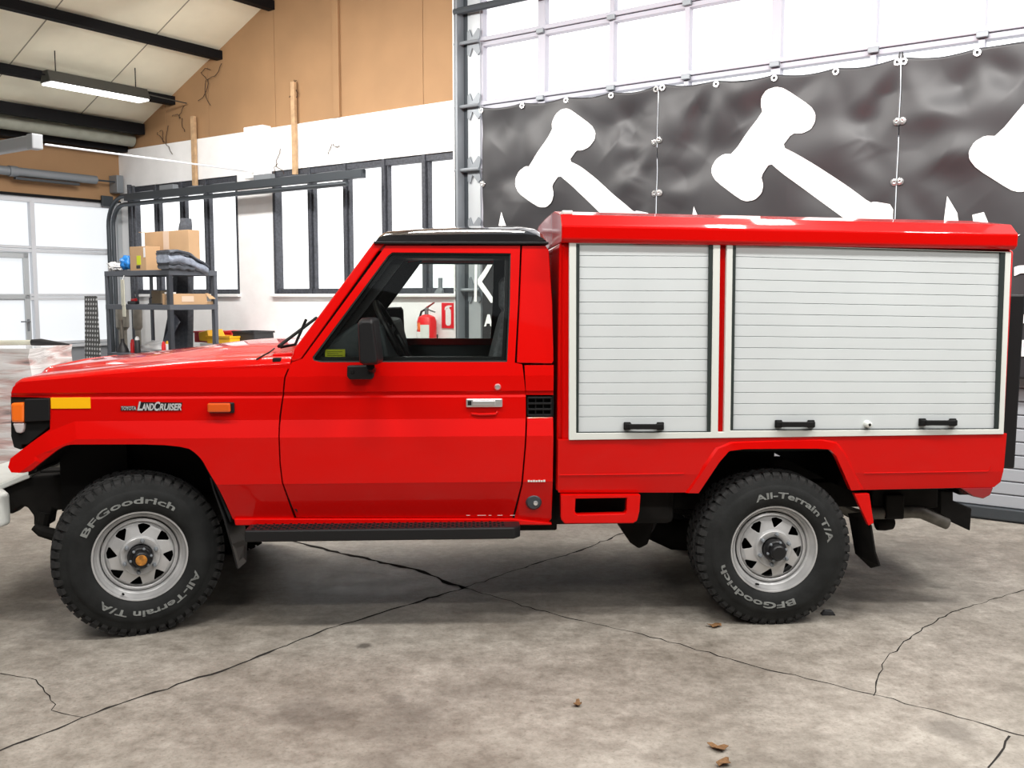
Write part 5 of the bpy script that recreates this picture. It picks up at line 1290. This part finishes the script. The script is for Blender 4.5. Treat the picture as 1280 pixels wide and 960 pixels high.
# perforated plate
pm = bpy.data.materials.new('perforated_steel'); pm.use_nodes = True; nt = pm.node_tree; b = nt.nodes['Principled BSDF']; b.inputs['Metallic'].default_value = .4; b.inputs['Roughness'].default_value = .5
tc = nt.nodes.new('ShaderNodeTexCoord'); mp_ = nt.nodes.new('ShaderNodeMapping'); mp_.inputs['Scale'].default_value = (1, 0, 1); vo = nt.nodes.new('ShaderNodeTexVoronoi'); vo.inputs['Scale'].default_value = 20; vo.inputs['Randomness'].default_value = 0
cr = nt.nodes.new('ShaderNodeValToRGB'); cr.color_ramp.interpolation = 'CONSTANT'; cr.color_ramp.elements[0].color = (.55, .55, .55, 1); cr.color_ramp.elements[1].position = .28; cr.color_ramp.elements[1].color = (.07, .07, .065, 1)
nt.links.new(tc.outputs['Object'], mp_.inputs[0]); nt.links.new(mp_.outputs[0], vo.inputs['Vector']); nt.links.new(vo.outputs['Distance'], cr.inputs[0]); nt.links.new(cr.outputs[0], b.inputs['Base Color']); M['perf'] = pm
pf = MB(); a, bq = SF.at(126, 370, .2), SF.at(141, 370, .2); c_, d_ = SF.at(119, 446, .05), SF.at(138, 446, .05)
pf.loft([[(SF.at(109, 600, -.12).x, -.12, 0), (SF.at(134, 600, -.12).x, -.12, 0), (SF.at(134, 600, -.12).x, -.11, 0), (SF.at(109, 600, -.12).x, -.11, 0)], [(a.x, .0, a.z), (bq.x, .0, a.z), (bq.x, .01, a.z), (a.x, .01, a.z)]])
o = pf.build('perforated_plate', 'perf'); o.matrix_world = Matrix.Translation((0, 0, 0)) @ SF.M; tag(o, 'tall perforated steel plate leaning against the left end of the shelving unit', 'plate')
# workbench under the windows with crates
zb = WA.at(290, 430, -.75).z
wb = place('workbench', WA, (0, 0, 0), 'long white workbench under the windows behind the truck hood', 'workbench')
xb0, xb1 = WA.at(229, 350, -.90).x+.2, ax(345, 430, -.8)
MB().box((xb0, -.85, zb-.04), (xb1, -.1, zb)).build('worktop', 'whitep', wb, bevel=.005)
for x in (xb0+.05, xb1-.1):
    for y in (-.8, -.17): MB().box((x, y, 0), (x+.06, y+.06, zb-.04)).build('leg', 'shelfm', wb)
def crate(px0, px1, pyt, m, label, depth=.3, y=-.72, cat='crate'):
    x0, x1 = ax(px0, 420, y), ax(px1, 420, y); zt = WA.at((px0+px1)/2, pyt, y).z
    t = place('crate', WA, ((x0+x1)/2, y, zb), label, cat); hw = (x1-x0)/2; h = zt-zb
    mb = MB(); o_ = [(-hw+.02, .02), (hw-.02, .02), (hw-.02, depth-.02), (-hw+.02, depth-.02)]
    mb.box((-hw+.015, .01, 0), (hw-.015, depth-.01, .012))
    for p, q in (((-hw, 0, 0), (hw, .012, h)), ((-hw, depth-.012, 0), (hw, depth, h)), ((-hw, 0, 0), (-hw+.012, depth, h)), ((hw-.012, 0, 0), (hw, depth, h))): mb.box(p, q)
    mb.build('bin', m, t, bevel=.004)
    mb = MB(); mb.box((-hw-.01, -.01, h-.02), (hw+.01, .0, h)); mb.box((-hw-.01, depth, h-.02), (hw+.01, depth+.01, h)); mb.box((-hw-.01, -.01, h-.02), (-hw, depth+.01, h)); mb.box((hw, -.01, h-.02), (hw+.01, depth+.01, h)); mb.build('rim', m, t, bevel=.003)
crate(243, 259, 414, 'redp', 'red plastic crate at the left end of the workbench')
crate(259, 287, 420, 'yelp', 'yellow plastic tub on the workbench between the red and black crates', .22, -.80)
crate(268, 289, 414, 'redp', 'second red plastic crate partly behind the yellow tub', .28, -.5)
crate(291, 317.5, 414, 'blk', 'black plastic crate at the right of the workbench', .28, -.66)
o = tag(MB().loft([[(-.12, -.10, 0), (.10, -.12, .0), (.14, .10, .0), (-.10, .12, .0)], [(-.13, -.10, .10), (.06, -.12, .13), (.08, .08, .14), (-.12, .1, .1)]]).build('yellow_packet', 'yelp', bevel=.012), 'tilted yellow packet lying in the yellow tub', 'packet'); o.location = WA.w(ax(264, 420, -.7), -.68, zb+.02); o.rotation_euler = (0, 0, WA.a)
# fire extinguisher and sign on the wall
e0 = WA.at(535, 405, -.1); r_e = abs(WA.at(544, 405, -.1).x-WA.at(525.5, 405, -.1).x)/2; zt_ = WA.at(535, 393, -.1).z; hgt = .52
fe = place('fire_extinguisher', WA, (e0.x, -.12, zt_-hgt), 'red fire extinguisher hanging on the white wall, seen through the cab windows', 'extinguisher')
MB().lathe([(0, 0), (r_e*.95, 0), (r_e, .02), (r_e, hgt*.86), (r_e*.85, hgt*.95), (r_e*.3, hgt), (0, hgt)], 28, axis='z').build('cylinder', 'redp', fe, smooth=40)
MB().lathe([(r_e+.002, hgt*.04), (r_e+.002, hgt*.66)], 20, axis='z', a0=pi*1.05, a1=pi*1.5).build('label', 'whitep', fe, smooth=True)
MB().lathe([(r_e+.002, hgt*.70), (r_e+.002, hgt*.84)], 16, axis='z', a0=pi*1.05, a1=pi*1.5).build('orange_label', 'orange', fe, smooth=True)
MB().lathe([(r_e+.002, hgt*.52), (r_e+.002, hgt*.80)], 10, axis='z', a0=pi*1.5, a1=pi*1.8).build('label', 'alframe', fe, smooth=True)
MB().tube([(0, 0, hgt-.01), (0, 0, hgt+.07)], .02, 10).build('valve', 'steel', fe, smooth=True)
MB().hexa([(-.0, -.012, hgt+.06), (.10, -.012, hgt+.115), (.10, .012, hgt+.115), (0, .012, hgt+.06), (0, -.012, hgt+.075), (.10, -.012, hgt+.125), (.10, .012, hgt+.125), (0, .012, hgt+.075)]).build('handle', 'redm', fe)
MB().hexa([(0, -.012, hgt+.05), (.11, -.012, hgt+.02), (.11, .012, hgt+.02), (0, .012, hgt+.05), (0, -.012, hgt+.062), (.11, -.012, hgt+.03), (.11, .012, hgt+.03), (0, .012, hgt+.062)]).build('handle', 'steel', fe)
MB().tube([(-.02, 0, hgt+.05), (-.07, 0, hgt+.03), (-r_e-.02, 0, hgt*.8), (-r_e-.02, 0, hgt*.3), (-r_e-.05, -.0, hgt*.28)], .012, 8).build('hose', 'blk', fe, smooth=True)
MB().box((-.05, .02, hgt*.5), (.05, .12, hgt*.6)).build('wall_bracket', 'blk', fe)
s0, s1 = WA.at(552, 378.5, -.01), WA.at(569, 410.5, -.01)
sg = place('fire_extinguisher_sign', WA, ((s0.x+s1.x)/2, -.003, s1.z), 'red sign with a white extinguisher symbol on the wall beside the fire extinguisher', 'sign'); hw = (s1.x-s0.x)/2; hh = s0.z-s1.z
MB().box((-hw-.008, -.004, -.008), (hw+.008, 0, hh+.008)).build('border', 'whitep', sg); MB().box((-hw, -.008, 0), (hw, -.003, hh)).build('plate', 'signred', sg)
pic = rrect(-.035, hh*.1, .035, hh*.78, .03, 5)
MB().prism(pic, -.011, -.007).build('symbol_cylinder', 'whitep', sg); MB().prism([(-.05, hh*.72), (-.04, hh*.84), (0, hh*.9), (.045, hh*.9), (.045, hh*.85), (.015, hh*.84), (.015, hh*.76), (-.02, hh*.8), (-.035, hh*.72)], -.011, -.007).build('symbol_nozzle', 'whitep', sg)
# small things on the sill and the steel channel on the wall
b_ = WA.at(549, 366, -.02)
o = tag(MB().loft([[(-.05, -.03, 0), (.05, -.03, 0), (.05, .02, 0), (-.05, .02, 0)], [(-.03, -.025, .03), (.05, -.025, .03), (.05, .02, .03), (-.03, .02, .03)], [(.0, -.02, .06), (.035, -.02, .06), (.035, .015, .06), (.0, .015, .06)], [(.0, -.02, .16), (.04, -.02, .16), (.04, .015, .16), (.0, .015, .16)]]).build('window_catch', 'grey', bevel=.005), 'dark metal fitting standing on the window sill above the fire extinguisher', 'fitting'); o.location = WA.w(b_.x, -.02, zW0+.002); o.rotation_euler = (0, 0, WA.a)
# wrapped pallet with a broom on it, left of the truck nose
wm = bpy.data.materials.new('stretch_wrap'); wm.use_nodes = True; nt = wm.node_tree; b = nt.nodes['Principled BSDF']; b.inputs['Roughness'].default_value = .18; b.inputs['Coat Weight'].default_value = .6
tc = nt.nodes.new('ShaderNodeTexCoord'); mp_ = nt.nodes.new('ShaderNodeMapping'); mp_.inputs['Scale'].default_value = (1, 1, 7)
n = nt.nodes.new('ShaderNodeTexNoise'); n.inputs['Scale'].default_value = 2.2; n.inputs['Detail'].default_value = 8; n.inputs['Distortion'].default_value = .6
nt.links.new(tc.outputs['Object'], mp_.inputs[0]); nt.links.new(mp_.outputs[0], n.inputs['Vector'])
cr = nt.nodes.new('ShaderNodeValToRGB'); e = cr.color_ramp.elements; e[0].position = .32; e[0].color = (.25, .23, .23, 1); e[1].position = .56; e[1].color = (.85, .83, .83, 1); x = e.new(.42); x.color = (.66, .46, .44, 1)
nt.links.new(n.outputs['Fac'], cr.inputs[0]); nt.links.new(cr.outputs[0], b.inputs['Base Color'])
bp_ = nt.nodes.new('ShaderNodeBump'); bp_.inputs['Strength'].default_value = .8; bp_.inputs['Distance'].default_value = .03; nt.links.new(n.outputs['Fac'], bp_.inputs['Height']); nt.links.new(bp_.outputs[0], b.inputs['Normal']); M['wrap'] = wm
d8 = 7.9; pr_ = Vector((0, 0, CH))+ray(44, 460)*(d8/ray(44, 460).y); zt_ = CH+(ray(20, 436).z/ray(20, 436).y)*d8
pl_ = thing('wrapped_pallet', (pr_.x-.62, d8+.4, 0), radians(0), 'pallet load of goods in shiny white stretch wrap left of the truck nose', 'pallet')
mb = MB()
for x in (-.6, -.07, .46): mb.box((x, -.4, 0), (x+.14, .4, .10))
for k in range(5): mb.box((-.6, -.4+k*.17, .10), (.6, -.29+k*.17, .125))
mb.build('wooden_pallet', 'wood', pl_)
bm = bmesh.new(); bmesh.ops.create_cube(bm, size=1); bmesh.ops.subdivide_edges(bm, edges=bm.edges[:], cuts=14, use_grid_fill=True)
rnd = random.Random(4)
for v in bm.verts:
    c = v.co; t = (c.z+.5); k = 1-.07*t
    c.x *= 1.22*k; c.y *= .82*k; c.z = .125+t*(zt_-.125)
    c.x += .012*sin(t*23+c.y*9); c.y += .015*sin(t*31+c.x*11)
me = bpy.data.meshes.new('load'); bm.to_mesh(me); bm.free(); link('wrapped_load', me, 'wrap', pl_, smooth=50)
br0 = Vector((pr_.x-1.1, d8+.22, zt_+.03))
bm_ = thing('broom', br0, 0, 'broom with a long pale handle lying across the wrapped pallet', 'broom')
MB().tube([(0, 0, 0), (.98, 0, .012)], .022, 10).build('handle', 'beigep', bm_, smooth=True)
MB().tube([(.97, 0, .012), (1.05, .0, .014), (1.28, .02, -.006)], [.026, .03, .006], 10).build('bristles', 'blk', bm_, smooth=True)
# dry leaves on the floor
M['leaf'] = mat('dry_leaf', (.22, .11, .04), .8, noise=.4, nscale=60)
for i, (px, py, s, lab) in enumerate([(893, 784, .035, 'dry brown leaf on the floor below the rear wheel'), (722, 882, .026, 'small orange leaf lying alone in the middle foreground'), (898, 937, .035, 'dark curled leaf near the bottom edge of the picture'), (905, 956, .03, 'reddish leaf at the very bottom edge, below the dark one')]):
    g_ = ground(px, py); n = 10; vs = []
    for k in range(n): a = 2*pi*k/n; r = s*(1+.3*sin(3*a+i)); vs.append((r*cos(a), r*.6*sin(a), .004+.012*abs(sin(a*1.5+i))))
    mb = MB(); mb.loft([[(x*.98, y*.98, z) for x, y, z in vs], [(x, y, z+.002) for x, y, z in vs]])
    o = mb.build('dry_leaf', 'leaf'); o.location = (g_.x, g_.y, 0); o.rotation_euler = (0, 0, i*1.3); tag(o, lab, 'leaf')
g_ = ground(1034, 768); o = tag(MB().loft([[(-.035, -.02, 0), (.04, -.02, 0), (.03, .02, 0), (-.03, .02, 0)], [(-.02, -.012, .028), (.025, -.015, .022), (.02, .012, .025), (-.02, .012, .022)]]).build('wheel_chock', 'blk', bevel=.004), 'small black lump on the floor right of the rear tyre', 'debris'); o.location = (g_.x, g_.y, 0)

# ------------------------------------------------------------------ light
w = bpy.data.worlds.new('World'); bpy.context.scene.world = w; w.use_nodes = True
w.node_tree.nodes['Background'].inputs[0].default_value = (.93, .96, 1, 1); w.node_tree.nodes['Background'].inputs[1].default_value = .32
def area(name, loc, rot, sx, sy, p, col=(1, .97, .93)):
    l = bpy.data.lights.new(name, 'AREA'); l.shape = 'RECTANGLE'; l.size = sx; l.size_y = sy; l.energy = p; l.color = col
    o = bpy.data.objects.new(name, l); COL.objects.link(o); o.location = loc; o.rotation_euler = rot; return o
M['hallw'] = mat('rear_hall_wall', (.16, .15, .14), .9, noise=.2)
o = MB().box((0, -13.3, 0), (19, -13, 5)).build('wall_front', 'hallw'); infr(o, WA); struct(o)
o = MB().box((19, -13, 0), (19.3, 0, 5)).build('wall_right', 'hallw'); infr(o, WA); struct(o)
for (x, y, p) in ((-3.2, 2.6, 75), (-.4, 2.6, 75), (2.4, 2.6, 75), (4.6, 2.6, 75), (-2.0, -.6, 60), (1.5, -.6, 60), (4.5, -.6, 60)):
    area('overhead_fill', (x, y, 5.2), (radians(18), 0, 0), 1.5, .25, p*1.42)  # added fill lights out of view, brightening the truck side and floor
for x in (3.6, 5.6, 7.8, 10.2, 12.4):
    q = WA.w(x, -2.3, 4.3); area('wall_fill', q, (radians(28), 0, WA.a), 1.5, .25, 95)  # added row of unseen fill lights that whitens the back wall
sc = bpy.context.scene
sc.view_settings.view_transform = 'Standard'; sc.view_settings.look = 'None'; sc.view_settings.gamma = 1; sc.view_settings.exposure = 0; sc.view_settings.use_curve_mapping = False
